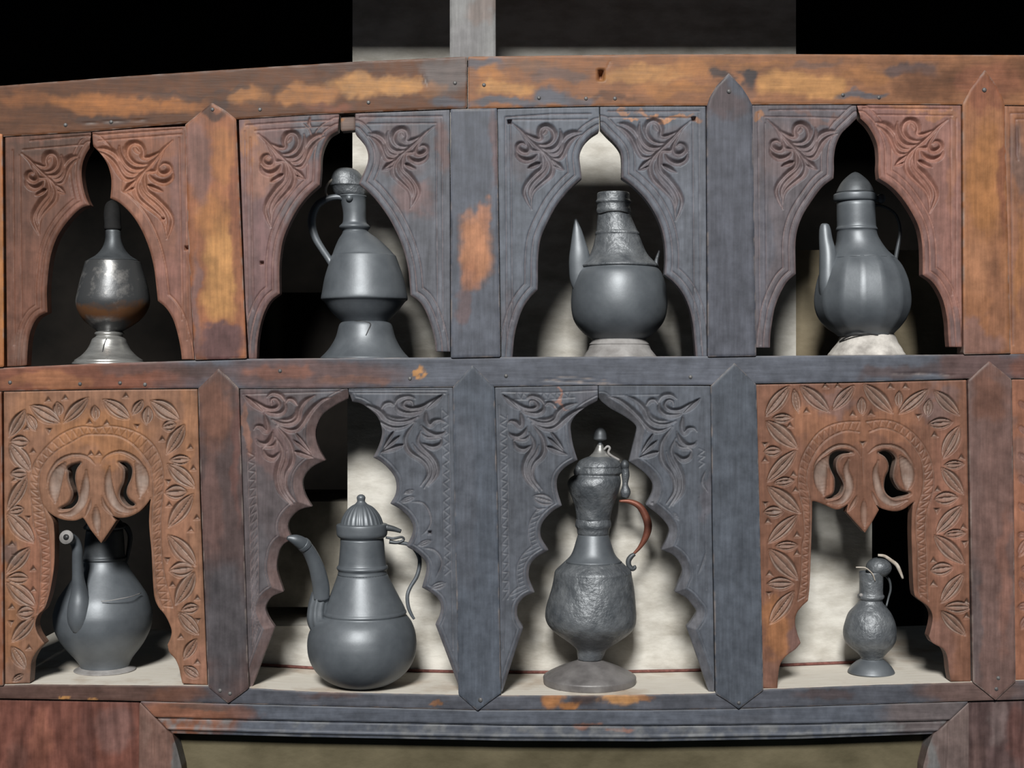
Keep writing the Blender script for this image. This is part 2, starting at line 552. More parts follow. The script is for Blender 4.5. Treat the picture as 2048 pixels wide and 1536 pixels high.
RTR = part('top_rail', [ladder(rr_top, rr_bot)], 0, 40, 3, WOOD_X, cfield((0.215, 0.095, 0.045), [
    (960, 130, 70, 14, BLUE, 0.85), (985, 150, 40, 18, ORANGE, 0.9), (1010, 175, 60, 18, YEL, 0.85), (1070, 130, 60, 14, (0.16, 0.09, 0.06), 0.8),
    (1120, 150, 70, 14, (0.12, 0.08, 0.07), 0.8), (1100, 190, 60, 18, BLUE, 0.95), (1010, 205, 80, 10, BLUE, 0.9), (1160, 200, 50, 10, BLUE, 0.8),
    (1290, 150, 80, 22, YEL, 0.75), (1380, 140, 60, 20, ORANGE, 0.7), (1340, 180, 60, 16, ORANGE, 0.8), (1230, 195, 40, 14, DARK, 0.6),
    (1490, 150, 26, 26, (0.03, 0.028, 0.032), 0.95), (1425, 148, 26, 14, (0.04, 0.034, 0.036), 0.9), (1460, 180, 60, 24, (0.10, 0.06, 0.05), 0.5),
    (1560, 170, 50, 30, YEL, 0.9), (1640, 175, 70, 26, YEL, 0.85), (1730, 150, 60, 20, ORANGE, 0.6), (1620, 130, 60, 10, (0.14, 0.08, 0.06), 0.8),
    (1800, 140, 60, 16, DKMAUVE, 0.9), (1870, 170, 90, 40, BROWN, 0.85), (1720, 192, 60, 8, BLUE, 0.85), (1980, 160, 70, 50, RED, 0.7),
    (2060, 150, 60, 40, BROWN, 0.6), (1500, 128, 90, 8, ORANGE, 0.5)], seed=5, wear=(0.26, 0.22, 0.20)), holes2,
    label='right length of the top rail, bare orange wood with soot patches')
part('top_rail', [[(-90, -420), (2140, -420), (2140, -140), (-90, -140)]], 0, 40, 12, WOOD_X, cfield(BROWN, seed=7), bevel=0)
rm_top = [(-90, 741), (0, 736), (180, 727.5), (390, 721), (500, 717.5), (700, 716), (1000, 714), (1500, 712), (2048, 708), (2140, 707)]
rm_bot = [(-90, 785), (0, 782), (200, 778), (393, 776), (500, 777), (700, 776), (1000, 773), (1200, 770), (1420, 770), (1515, 767), (1740, 763), (1935, 757), (2048, 757), (2140, 757)]
def hm(px, py, h):
    cut_groove(px, py, h, [(1060, 757), (1120, 762), (1200, 767), (1270, 768)], 3, 2.5)
    cut_groove(px, py, h, [(1090, 752), (1170, 756), (1230, 762)], 2, 1.5)
    cut_groove(px, py, h, [(1780, 748), (1850, 747), (1920, 752)], 3, 3)
RM = part('middle_rail', [ladder(rm_top, rm_bot)], 0, 40, 3, WOOD_X, cfield(BLUE, [
    (120, 755, 320, 60, RED, 0.95), (300, 735, 120, 14, DKMAUVE, 0.6), (100, 765, 90, 20, (0.30, 0.13, 0.06), 0.6), (400, 745, 60, 18, DARK, 0.6),
    (620, 750, 200, 40, (0.11, 0.066, 0.062), 0.9), (560, 745, 60, 14, (0.20, 0.08, 0.05), 0.6), (700, 765, 80, 10, (0.19, 0.09, 0.06), 0.5),
    (825, 742, 10, 14, YEL, 0.9), (1950, 735, 110, 40, (0.11, 0.065, 0.06), 0.9), (2080, 735, 60, 40, RED, 0.7), (1780, 745, 90, 20, DKMAUVE, 0.7)], seed=9, wear=(0.26, 0.22, 0.20)), hm)
rb_top = [(-90, 1372), (0, 1371), (60, 1369), (180, 1370), (420, 1372), (500, 1376), (630, 1384), (915, 1390), (1000, 1391), (1200, 1391), (1420, 1387), (1525, 1379), (1750, 1370), (1900, 1366), (2048, 1361), (2140, 1359)]
rb_bot = [(-90, 1395), (0, 1397), (280, 1402), (457, 1407), (955, 1420), (1300, 1420), (1477, 1417), (1700, 1410), (1940, 1402), (2048, 1399), (2140, 1398)]
RB = part('bottom_rail', [ladder(rb_top, rb_bot)], 0, 40, 3, WOOD_X, cfield((0.062, 0.066, 0.080), [
    (120, 1385, 330, 40, (0.085, 0.046, 0.036), 0.95), (350, 1390, 60, 20, (0.14, 0.06, 0.035), 0.6), (660, 1390, 60, 10, DKMAUVE, 0.8),
    (1110, 1398, 26, 20, ORANGE, 0.85), (1145, 1412, 22, 10, ORANGE, 0.9), (1235, 1400, 40, 14, YEL, 0.85), (1290, 1396, 30, 8, ORANGE, 0.7), (1170, 1400, 30, 14, DARK, 0.7),
    (1000, 1385, 50, 5, ORANGE, 0.5), (1950, 1380, 140, 40, (0.12, 0.075, 0.065), 0.9), (1650, 1392, 60, 12, DKMAUVE, 0.6),
    (122, 1394, 9, 4, YEL, 1), (180, 1396, 9, 4, YEL, 1), (880, 1410, 14, 5, ORANGE, 0.6)], seed=11, warp=14, wear=(0.24, 0.17, 0.13)))

# ---- posts
def post(poly, base, blobs, seed, hfun=None, label=None):
    return part('post', [poly], -5, 42, 3, WOOD_Z, cfield(base, blobs, seed=seed, streak='Z', wear=(0.24, 0.20, 0.18)), hfun, 2.5, label)

post([(-92, 276), (6, 268), (8, 500), (9, 734), (-92, 739)], (0.30, 0.115, 0.045), [(0, 560, 40, 160, ORANGE, 0.8)], 21)
def hp1(px, py, h):
    cut_pit(px, py, h, (376, 549), 3, 3, 14)
P1 = post([(371, 250), (398, 228), (425, 206), (452, 222), (473, 239), (480, 400), (494, 717), (390, 720), (378, 500)], (0.24, 0.095, 0.048), [
    (440, 540, 36, 130, YEL, 0.95), (430, 430, 40, 60, ORANGE, 0.7), (400, 330, 30, 90, MAUVE, 0.7), (450, 310, 24, 70, ORANGE, 0.55), (440, 690, 60, 34, (0.105, 0.055, 0.055), 0.95),
    (425, 212, 36, 26, DARK, 0.85), (390, 600, 12, 120, MAUVE, 0.8), (470, 450, 10, 200, RED, 0.7)], 22, hp1, 'upright between first and second upper niche, worn to yellow wood')
P2 = post([(901, 219), (994, 217), (997, 450), (1001, 714), (902, 716)], BLUE, [
    (955, 500, 40, 75, (0.38, 0.17, 0.085), 0.9), (945, 560, 22, 40, (0.30, 0.13, 0.07), 0.75), (975, 430, 14, 30, (0.34, 0.15, 0.08), 0.7), (990, 300, 12, 80, MAUVE, 0.5), (925, 610, 16, 40, MAUVE, 0.5)], 23, None,
    'square topped sooty upright with a bare orange patch')
def hp3(px, py, h):
    cut_pit(px, py, h, (1513, 487), 4, 7, 14)
P3 = post([(1413, 214), (1419, 195), (1432, 173), (1457, 147), (1483, 175), (1496, 195), (1504, 211), (1508, 450), (1512, 712), (1415, 714)], (0.062, 0.066, 0.082), [(1457, 200, 50, 40, (0.08, 0.055, 0.055), 0.7)], 24)
P4 = post([(1924, 209), (1938, 180), (1969, 140), (1996, 178), (2008, 207), (2014, 450), (2020, 707), (1926, 709)], (0.25, 0.110, 0.054), [
    (1965, 360, 40, 130, ORANGE, 0.75), (1950, 540, 36, 90, (0.32, 0.15, 0.08), 0.7), (1995, 600, 22, 120, (0.20, 0.09, 0.05), 0.8), (1970, 190, 40, 40, RED, 0.85), (1955, 680, 60, 40, MAUVE, 0.7), (2005, 330, 10, 150, RED, 0.7)], 25, None,
    'pointed warm brown upright right of the upper right niche')
post([(-92, 786), (4, 783), (6, 1000), (8, 1371), (-92, 1372)], (0.22, 0.09, 0.05), [], 26)
Q1 = post([(397, 777), (418, 757), (438, 737), (459, 756), (478, 776), (486, 1000), (498, 1376), (478, 1391), (457, 1406), (436, 1389), (417, 1373), (403, 1000)], DKMAUVE, [
    (430, 830, 40, 90, (0.15, 0.068, 0.045), 0.85), (450, 1250, 60, 140, (0.062, 0.058, 0.064), 0.9), (420, 1000, 20, 120, (0.13, 0.07, 0.06), 0.6), (475, 900, 12, 150, (0.13, 0.06, 0.05), 0.7)], 27)
Q2 = post([(906, 774), (925, 752), (945, 730), (967, 752), (989, 775), (995, 1000), (1002, 1386), (980, 1402), (955, 1421), (935, 1404), (917, 1388), (910, 1050)], (0.060, 0.070, 0.088), [(930, 1000, 30, 200, (0.07, 0.075, 0.09), 0.5)], 28)
Q3 = post([(1421, 772), (1444, 749), (1468, 726), (1490, 747), (1512, 769), (1518, 1000), (1526, 1380), (1502, 1398), (1477, 1417), (1454, 1401), (1431, 1387), (1425, 1050)], (0.058, 0.067, 0.083), [], 29)
Q4 = post([(1935, 761), (1956, 741), (1977, 722), (2000, 741), (2022, 759), (2026, 1000), (2030, 1363), (2010, 1381), (1990, 1400), (1967, 1381), (1945, 1364), (1939, 1000)], (0.135, 0.082, 0.072), [
    (1990, 1000, 40, 200, (0.15, 0.085, 0.072), 0.6), (1950, 1250, 14, 140, (0.085, 0.066, 0.066), 0.8), (1980, 800, 40, 60, (0.14, 0.062, 0.04), 0.7), (2010, 1150, 16, 160, (0.2, 0.095, 0.07), 0.6)], 30, None,
    'pointed dull brown upright right of the small jug')
strut = part('strut', [[(899, -200), (991, -200), (991, 118), (899, 118)]], 12, 60, 4, WOOD_Z, cfield((0.20, 0.20, 0.20), [(960, 20, 40, 30, (0.16, 0.11, 0.09), 0.6), (930, 70, 40, 40, (0.15, 0.145, 0.15), 0.6)], seed=31, streak='Z'), None, 3,
    'grey weathered upright standing on the top rail')
nails(RTL, [(520, 219), (737, 205), (910, 166), (222, 244), (131, 250)])
nails(RTR, [(968, 170), (1172, 197), (1230, 197), (1686, 190), (1758, 195), (1078, 196)])
nails(P1, [(426, 220)], -5); nails(P3, [(1457, 184)], -5, 5); nails(P4, [(1967, 181)], -5, 5)
nails(RM, [(160, 768), (240, 766), (290, 769), (20, 765), (820, 757), (1381, 754), (1012, 752), (560, 742)])
nails(Q1, [(441, 1380), (461, 1386)], -5); nails(Q2, [(961, 1399)], -5, 5); nails(Q3, [(1477, 1405)], -5); nails(Q4, [(1991, 1377), (1995, 1355)], -5)

# ---- upper and lower arch boards
TH = 30.0
def smooth_side(segs, fr, left, shift=True):
    """arch edge: smooth pieces joined at cusps, from the crown down"""
    out = []
    for sgm in segs:
        p = cr(fr(sgm), 5)
        out += p if not out else p[1:]
    res = []
    for (x, y) in out:
        if shift and ((left and x < CX) or (not left and x > CX)):
            x = CX + (x - CX) * (1 + TH * 0.75 / F)
        res.append((x, y))
    return res

# motif of the upper spandrels (measured on the third upper niche, right hand board)
fU = zf(1200, 210, 6.145)
U_GROOVES = [
    ([(1120, 190), (1010, 280), (900, 400), (820, 480), (720, 570), (650, 650), (620, 730), (620, 810), (655, 900), (730, 980), (820, 1070), (885, 1150), (920, 1250), (930, 1400)], 4.6, 3.6),
    ([(1000, 320), (940, 420), (900, 500), (870, 560), (760, 560), (735, 680), (755, 800), (840, 890), (930, 1000), (990, 1100), (1010, 1200), (975, 1320), (930, 1420)], 4.6, 3.8),
    ([(690, 660), (690, 780), (760, 890), (850, 990), (910, 1080), (940, 1180), (930, 1300)], 5.4, 3.4),
    ([(990, 300), (900, 350), (810, 382), (750, 365), (758, 290), (730, 215), (660, 185), (595, 220), (570, 300), (590, 375), (650, 440), (740, 468), (830, 458)], 4.8, 4.2),
    ([(490, 215), (482, 290), (500, 375), (545, 460), (620, 515), (720, 520), (790, 485)], 5.2, 4.2),
    ([(530, 230), (560, 330), (600, 400)], 3.4, 2.6),
    ([(470, 350), (485, 440), (525, 525), (600, 572), (690, 560)], 5.2, 4.0),
    ([(210, 255), (300, 300), (380, 380), (430, 470), (470, 560), (520, 630), (600, 640), (665, 600)], 4.8, 4.0),
    ([(220, 222), (330, 240), (420, 300), (465, 380), (480, 440)], 5.0, 3.6),
    ([(940, 400), (900, 520), (930, 590), (1000, 595), (1055, 545), (1040, 490), (985, 470), (935, 510)], 4.4, 4.0),
    ([(790, 580), (830, 650), (900, 700), (980, 712), (1060, 665), (1085, 580)], 4.6, 4.2),
    ([(650, 200), (690, 280), (740, 330)], 4.2, 2.0)]
U_LENS = [((470, 792), (655, 628), 44), ((466, 800), (640, 735), 34), ((745, 715), (950, 828), 46)]
U_ANCH = fU([(1140, 180), (475, 790), (925, 1430)])
fL = zf(1200, 760, 4.8)
L_GROOVES = [
    ([(80, 160), (180, 190), (290, 270), (370, 350), (430, 420), (500, 480), (590, 490), (690, 445)], 4.8, 4.0),
    ([(250, 150), (350, 200), (430, 280), (470, 370), (540, 420), (640, 430), (730, 395)], 5.4, 4.2),
    ([(440, 260), (480, 200), (530, 195), (560, 240)], 3.6, 3.0),
    ([(450, 290), (500, 360), (570, 395), (660, 395)], 4.2, 2.6),
    ([(570, 210), (575, 280), (640, 335), (740, 335), (800, 312)], 4.8, 4.0),
    ([(560, 220), (600, 160), (680, 145), (735, 180)], 4.4, 3.2),
    ([(705, 255), (700, 205), (655, 195), (630, 245), (680, 290), (770, 290), (860, 240), (960, 178)], 4.2, 4.0),
    ([(800, 340), (790, 450), (812, 505), (850, 470), (900, 465), (930, 495)], 4.6, 4.0),
    ([(740, 500), (780, 580), (840, 632), (905, 622), (930, 590)], 4.6, 4.0),
    ([(725, 590), (770, 645), (860, 658), (890, 690)], 3.6, 3.0),
    ([(710, 700), (790, 765), (860, 745), (885, 680)], 4.4, 4.0),
    ([(700, 450), (620, 560), (590, 640), (590, 740), (625, 820), (685, 890), (722, 980), (715, 1080), (640, 1190)], 4.6, 3.8),
    ([(730, 560), (690, 660), (705, 740), (765, 860), (795, 960), (785, 1080), (700, 1205)], 4.8, 4.0),
    ([(640, 690), (680, 800), (742, 900), (762, 1000), (742, 1100), (665, 1220)], 4.8, 3.2)]
L_LENS = [((970, 170), (800, 325), 38), ((560, 575), (392, 728), 32), ((590, 685), (368, 748), 38), ((525, 500), (395, 708), 26)]
L_ANCH = fL([(965, 175), (375, 745), (650, 1220)])

def affine(src, dst):
    A = np.array([[x, y, 1] for x, y in src]); B = np.array(dst)
    M = np.linalg.solve(A, B)
    return lambda pts: [tuple(np.array((p[0], p[1], 1)) @ M) for p in pts]

def motif_cuts(kind, dst):
    gs, ls, fr, anch = (U_GROOVES, U_LENS, fU, U_ANCH) if kind == 'U' else (L_GROOVES, L_LENS, fL, L_ANCH)
    T = affine(anch, dst)
    G = [(cr(T(fr(g[0])), 3), g[1], g[2]) for g in gs]
    Ls = [(T(fr([l[0]]))[0], T(fr([l[1]]))[0], l[2] / (6.145 if kind == 'U' else 4.8)) for l in ls]
    def f(px, py, h):
        for pl, wd, dp in G:
            cut_groove(px, py, h, pl, wd * 1.6, dp * 2.3)
        for a, b, hw in Ls:
            cut_lens(px, py, h, a, b, hw * 0.9, 10.0, 'v')
    return f

def zigzag(p0, p1, q0, q1, n):
    """zigzag line between the edge p0-p1 and the edge q0-q1"""
    out = []
    for i in range(n + 1):
        t = i / n
        a, b = ((p0, p1) if i % 2 == 0 else (q0, q1))
        out.append((a[0] + (b[0] - a[0]) * t, a[1] + (b[1] - a[1]) * t))
    return out

def zig_poly(A, B, n):
    A = np.array(A); B = np.array(B)
    def at(P, t):
        sl = np.concatenate([[0], np.cumsum(np.hypot(*np.diff(P, axis=0).T))]); sl /= sl[-1]
        return (np.interp(t, sl, P[:, 0]), np.interp(t, sl, P[:, 1]))
    return [at(A if i % 2 == 0 else B, i / n) for i in range(n + 1)]

def arch_board(edge, outer, base, blobs, carve, seed, kind, dst, chamfer, offs, frame=(), zig=(), extra=None, label=None, thick=TH, front=3, dust=None):
    poly = edge + outer
    mc = motif_cuts(kind, dst)
    def hf(px, py, h):
        mc(px, py, h)
        d = line_d(px, py, edge)
        for off, wd, dp in offs:
            np.minimum(h, -dp * np.clip(1 - abs(d - off) / wd, 0, 1), out=h)
        for pl, wd, dp in frame:
            cut_groove(px, py, h, pl, wd, dp, taper=False)
        for pl in zig:
            cut_groove(px, py, h, pl, 1.7, 1.5, taper=False)
        if extra:
            extra(px, py, h, d)
        # the arch edge is chamfered
        near = d < chamfer + 1
        h[near] = np.minimum(h[near], -np.clip(chamfer - d[near], 0, None) * 0.75)
    return part('arch_board', [poly], front, thick, 1.5, WOOD_Z, cfield(base, blobs, carve, dust, seed, streak='Z', wear=tuple(min(0.34, b_ * 1.45 + 0.035) for b_ in base)), hf, 1.0, label)  # groove lines paled: edge wear plus pale highlights put into the colour

fA = zf(0, 220, 2.844); fB = zf(460, 200, 2.844); fC = zf(960, 190, 2.844); fE = zf(1470, 180, 2.844)
fF = zf(450, 740, 2.2588); fH = zf(960, 730, 2.2588)
UOFF = [(13.5, 2.4, 2.6), (26.0, 2.4, 2.4)]

# first upper niche
e = smooth_side([[(525, 212), (500, 255), (482, 310), (478, 370), (488, 440), (505, 500), (525, 540)],
                 [(525, 540), (470, 560), (400, 630), (340, 720), (305, 820), (290, 920), (282, 1020), (283, 1100), (285, 1150)],
                 [(285, 1150), (230, 1180), (195, 1240), (178, 1310), (172, 1380), (168, 1452)]], fA, True)
arch_board(e, [(40, 732), (13, 733), (11, 500), (9, 273), (90, 267), (181.5, 262)], (0.110, 0.052, 0.036), [
    (60, 600, 60, 140, (0.150, 0.066, 0.044), 0.7), (90, 290, 90, 30, (0.065, 0.036, 0.026), 0.8), (150, 420, 30, 60, (0.19, 0.09, 0.068), 0.6), (40, 700, 20, 40, (0.16, 0.10, 0.08), 0.6)],
    (0.15, 0.072, 0.048), 41, 'U', [(39, 305), (128.6, 386), (78, 469.7)], 4, [(12, 2.4, 2.0), (22, 2.4, 1.8)],
    [([(60, 281), (176, 271)], 2.4, 2.6), ([(45, 299), (166, 289)], 2.2, 2.2), ([(24, 300), (27, 690)], 2.2, 2.0), ([(38, 310), (42, 640)], 2.0, 1.6)], label='left spandrel board of the first upper arch')
e = smooth_side([[(527, 205), (570, 250), (605, 305), (625, 370), (628, 430), (622, 500)],
                 [(622, 500), (680, 530), (750, 600), (805, 690), (845, 790), (870, 890), (882, 980), (893, 1085)],
                 [(893, 1085), (940, 1125), (980, 1190), (1005, 1270), (1022, 1350), (1030, 1418)]], fA, False)
arch_board(e, [(375, 718.5), (387, 719), (377, 500), (371, 252), (280, 256), (183, 263)], (0.180, 0.084, 0.058), [
    (290, 290, 90, 24, (0.20, 0.085, 0.05), 0.7), (360, 400, 16, 140, (0.15, 0.08, 0.07), 0.7), (270, 380, 40, 60, (0.30, 0.145, 0.095), 0.7), (330, 560, 40, 80, (0.22, 0.105, 0.085), 0.7)],
    (0.28, 0.13, 0.08), 42, 'U', [(347.4, 279), (244.9, 383), (332.7, 479)], 4, [(24, 2.4, 2.4)],
    [([(196, 270), (362, 258)], 2.4, 2.6), ([(196, 281), (362, 268)], 2.2, 2.2), ([(357, 275), (364, 640)], 2.0, 1.6), ([(371, 262), (374, 680)], 2.0, 1.8)],
    extra=lambda px, py, h, d: (cut_pit(px, py, h, (373, 496), 3, 3, 12), cut_pit(px, py, h, (324, 437), 2.5, 2.5, 10)), label='right spandrel board of the first upper arch')
# second upper niche
e = smooth_side([[(620, 172), (570, 205), (540, 260), (525, 320), (522, 400), (516, 480)],
                 [(516, 480), (450, 540), (395, 610), (345, 700), (310, 790), (294, 880), (288, 970), (290, 1100)],
                 [(290, 1100), (240, 1140), (205, 1200), (180, 1280), (165, 1370), (160, 1472)]], fB, True)
arch_board(e, [(497, 717), (490, 600), (477, 237), (560, 231), (620, 228), (678, 226)], (0.150, 0.092, 0.088), [
    (620, 290, 60, 60, (0.085, 0.088, 0.10), 0.9), (600, 420, 40, 50, (0.10, 0.09, 0.095), 0.7), (520, 330, 40, 70, (0.27, 0.13, 0.085), 0.6), (500, 280, 24, 24, ORANGE, 0.5), (520, 520, 24, 150, (0.15, 0.085, 0.085), 0.7), (520, 660, 40, 60, (0.10, 0.088, 0.095), 0.8)],
    (0.20, 0.115, 0.095), 43, 'U', [(512.5, 265.6), (608.6, 356), (542, 456)], 5, UOFF,
    [([(492, 250), (590, 243), (665, 240)], 2.4, 2.6), ([(510, 261), (590, 256), (660, 252)], 2.2, 2.2), ([(489, 262), (495, 690)], 2.2, 1.8), ([(500, 275), (506, 620)], 2.2, 1.8)],
    extra=lambda px, py, h, d: (cut_groove(px, py, h, [(620, 232), (617, 246), (622, 256)], 4, 7), cut_pit(px, py, h, (523, 526), 2.5, 2.5, 10), cut_groove(px, py, h, [(598, 240), (618, 258), (630, 290)], 2.4, 2.6)),
    label='left spandrel board of the second upper arch, reddish with soot')
e = smooth_side([[(712, 190), (735, 215), (765, 255), (782, 300), (782, 345), (765, 395), (730, 474)],
                 [(730, 474), (810, 545), (890, 650), (945, 750), (985, 850), (1010, 950), (1020, 1040), (1025, 1110)],
                 [(1025, 1110), (1080, 1150), (1120, 1220), (1150, 1310), (1165, 1380), (1168, 1430)]], fB, False)
arch_board(e, [(900, 703), (900, 500), (899, 219), (800, 223), (710, 226), (710, 255)], (0.092, 0.096, 0.112), [
    (800, 300, 60, 60, (0.12, 0.085, 0.085), 0.6), (720, 230, 30, 20, (0.16, 0.09, 0.08), 0.6), (820, 400, 40, 50, (0.17, 0.10, 0.092), 0.6), (880, 300, 16, 60, (0.17, 0.09, 0.075), 0.5)],
    (0.155, 0.108, 0.104), 44, 'U', [(870.6, 250.7), (764.9, 338.6), (820, 418)], 5, UOFF,
    [([(720, 234), (884, 232)], 2.4, 2.8), ([(735, 247), (872, 246)], 2.2, 2.4), ([(884, 232), (886, 660)], 2.2, 1.8), ([(872, 250), (875, 640)], 2.2, 1.8)], label='right spandrel board of the second upper arch')
part('filler_block', [[(680, 229), (709, 228), (709, 258), (680, 260)]], 12, 26, 3, WOOD_X, cfield((0.13, 0.09, 0.075), [(695, 232, 14, 6, ORANGE, 0.7)], seed=45))
# third upper niche
e = smooth_side([[(678, 203), (630, 235), (590, 280), (568, 340), (572, 400), (580, 470)],
                 [(580, 470), (510, 535), (440, 620), (390, 710), (350, 800), (335, 880), (330, 960), (330, 1040), (328, 1105)],
                 [(328, 1105), (285, 1150), (245, 1210), (215, 1290), (195, 1380), (185, 1492)]], fC, True)
arch_board(e, [(1003, 714), (1001, 600), (995, 217.5), (1100, 215), (1198.5, 213)], (0.088, 0.098, 0.118), [
    (1060, 300, 50, 60, (0.115, 0.10, 0.11), 0.6), (1020, 640, 20, 60, (0.10, 0.09, 0.10), 0.5)],
    (0.135, 0.105, 0.108), 46, 'U', [(1019, 243), (1128, 338.5), (1064, 420)], 5, UOFF,
    [([(1011, 234), (1100, 228), (1182, 227)], 2.4, 2.8), ([(1022, 239), (1100, 239), (1175, 238)], 2.2, 2.4), ([(1011, 236), (1014, 690)], 2.2, 2.2), ([(1021, 246), (1025, 640)], 2.2, 2.0)],
    extra=lambda px, py, h, d: cut_pit(px, py, h, (1019, 243), 3, 3, 12), label='left spandrel board of the third upper arch')
e = smooth_side([[(683, 190), (720, 230), (765, 275), (795, 320), (803, 370), (803, 420), (802, 468)],
                 [(802, 468), (860, 510), (930, 580), (985, 660), (1025, 750), (1045, 840), (1050, 930), (1045, 1020)],
                 [(1045, 1020), (1100, 1065), (1150, 1130), (1185, 1210), (1205, 1300), (1215, 1400), (1222, 1486)]], fC, False)
arch_board(e, [(1414, 712.5), (1413, 500), (1411.5, 212), (1300, 211.5), (1200, 212.5)], (0.090, 0.098, 0.117), [
    (1330, 222, 50, 10, (0.42, 0.21, 0.11), 0.85), (1250, 217, 20, 8, (0.38, 0.19, 0.10), 0.7), (1265, 238, 20, 5, (0.40, 0.20, 0.11), 0.8), (1395, 235, 14, 16, (0.36, 0.18, 0.10), 0.7), (1340, 300, 50, 50, (0.115, 0.10, 0.11), 0.6)],
    (0.135, 0.105, 0.108), 47, 'U', U_ANCH, 5, UOFF,
    [([(1216, 222), (1300, 222.5), (1398, 222)], 2.4, 2.8), ([(1218, 234), (1386, 235)], 2.2, 2.4), ([(1386, 240), (1389, 640)], 2.2, 2.2), ([(1398, 226), (1402, 690)], 2.0, 1.6)],
    extra=lambda px, py, h, d: cut_pit(px, py, h, (1388, 237), 3, 3, 12), label='right spandrel board of the third upper arch, orange along its top')
# fourth upper niche
e = smooth_side([[(698, 157), (655, 200), (610, 245), (580, 310), (568, 380), (568, 450), (565, 500)],
                 [(565, 500), (500, 550), (440, 630), (390, 710), (360, 790), (348, 870), (348, 960), (350, 1045)],
                 [(350, 1045), (300, 1090), (260, 1160), (230, 1240), (215, 1320), (205, 1400), (203, 1465)]], fE, True)
arch_board(e, [(1513, 695), (1509, 500), (1505, 209.5), (1600, 208.5), (1713, 207.5)], (0.105, 0.092, 0.102), [
    (1560, 300, 40, 60, (0.135, 0.098, 0.098), 0.6), (1525, 225, 14, 10, ORANGE, 0.6), (1530, 500, 24, 150, (0.082, 0.082, 0.098), 0.8), (1640, 225, 60, 14, (0.16, 0.09, 0.075), 0.6), (1550, 640, 40, 60, (0.088, 0.086, 0.10), 0.8)],
    (0.165, 0.110, 0.104), 48, 'U', [(1531, 235.8), (1635, 338), (1566.8, 419.7)], 5, UOFF,
    [([(1540, 220), (1620, 219), (1695, 219)], 2.4, 2.8), ([(1530, 233), (1620, 234), (1676, 236)], 2.2, 2.4), ([(1517, 225), (1521, 690)], 2.0, 1.6), ([(1531, 246), (1534, 640)], 2.0, 1.6)], label='left spandrel board of the fourth upper arch')
e = smooth_side([[(702, 157), (745, 200), (780, 260), (800, 320), (805, 390), (803, 450), (808, 500)],
                 [(808, 500), (870, 540), (930, 600), (985, 680), (1030, 770), (1050, 860), (1055, 950), (1055, 1050)],
                 [(1055, 1050), (1110, 1090), (1155, 1160), (1180, 1230), (1195, 1320), (1200, 1400), (1205, 1460)]], fE, False)
arch_board(e, [(1925, 694), (1924, 500), (1923, 209.5), (1800, 208.5), (1714, 207.5)], (0.215, 0.108, 0.088), [
    (1840, 215, 90, 14, (0.30, 0.14, 0.075), 0.8), (1905, 330, 14, 120, (0.28, 0.13, 0.08), 0.6), (1860, 560, 30, 120, (0.17, 0.098, 0.09), 0.8), (1900, 660, 30, 50, (0.13, 0.088, 0.086), 0.8), (1760, 240, 30, 40, (0.19, 0.10, 0.09), 0.6)],
    (0.27, 0.13, 0.095), 49, 'U', [(1899, 238), (1791, 330), (1859.6, 426)], 5, UOFF,
    [([(1727, 216), (1903, 218)], 2.4, 2.8), ([(1751, 229), (1905, 231)], 2.2, 2.4), ([(1903, 236), (1905, 590)], 2.0, 1.8), ([(1914, 236), (1914, 600)], 2.0, 1.6)], label='reddish right spandrel board of the fourth upper arch')
# lower second niche
e = smooth_side([[(559, 128), (490, 165), (440, 205), (414, 260), (412, 310), (427, 360), (455, 410)],
                 [(455, 410), (395, 440), (360, 480), (352, 520), (365, 570), (394, 620)],
                 [(394, 620), (340, 635), (300, 670), (285, 712), (303, 768)],
                 [(303, 768), (258, 800), (240, 850), (237, 912), (267, 1007)],
                 [(267, 1007), (212, 1032), (185, 1077), (197, 1122), (227, 1168)],
                 [(227, 1168), (180, 1290), (131, 1425)]], fF, True)
def exL2l(px, py, h, d):
    pass
arch_board(e, [(502, 1376), (497, 1376), (488, 1100), (479, 778), (600, 777), (695, 776.5), (696, 790)], (0.084, 0.070, 0.074), [
    (520, 800, 60, 30, (0.13, 0.082, 0.08), 0.6), (540, 900, 60, 60, (0.135, 0.082, 0.078), 0.7), (520, 1200, 30, 160, (0.092, 0.086, 0.094), 0.8), (660, 800, 40, 30, (0.09, 0.092, 0.105), 0.8), (498, 860, 8, 60, (0.25, 0.12, 0.08), 0.6)],
    (0.19, 0.125, 0.115), 51, 'L', [(488, 791), (628, 916), (592.5, 1014)], 19, [(21, 1.8, 1.6)],
    [([(494, 900), (500, 1100), (505, 1300)], 1.6, 1.6), ([(510, 905), (515, 1060), (517, 1220)], 1.6, 1.6), ([(486, 789), (692, 783)], 1.8, 1.4)],
    [zigzag((495, 905), (504, 1310), (510, 905), (518, 1250), 44)], label='left spandrel board of the scalloped arch over the coffee pot')
fG = zf(690, 760, 4.8); fG6 = zf(800, 1060, 4.518)
e = smooth_side([fG([(45, 150), (65, 208)]), fG([(65, 208), (150, 228), (230, 280), (300, 345), (340, 430), (350, 520), (320, 630), (265, 745)]),
                 fG([(265, 745), (330, 780), (410, 850), (470, 930), (490, 1010), (480, 1100), (430, 1190)]),
                 fG([(430, 1190), (520, 1240), (600, 1310), (648, 1400), (640, 1490), (585, 1597)]),
                 fG6([(55, 155), (150, 210), (225, 290), (235, 370), (195, 525)]), fG6([(195, 525), (290, 580), (350, 640), (368, 710), (350, 790), (318, 860)]),
                 fG6([(318, 860), (420, 1130), (525, 1412)])], lambda p: p, False)
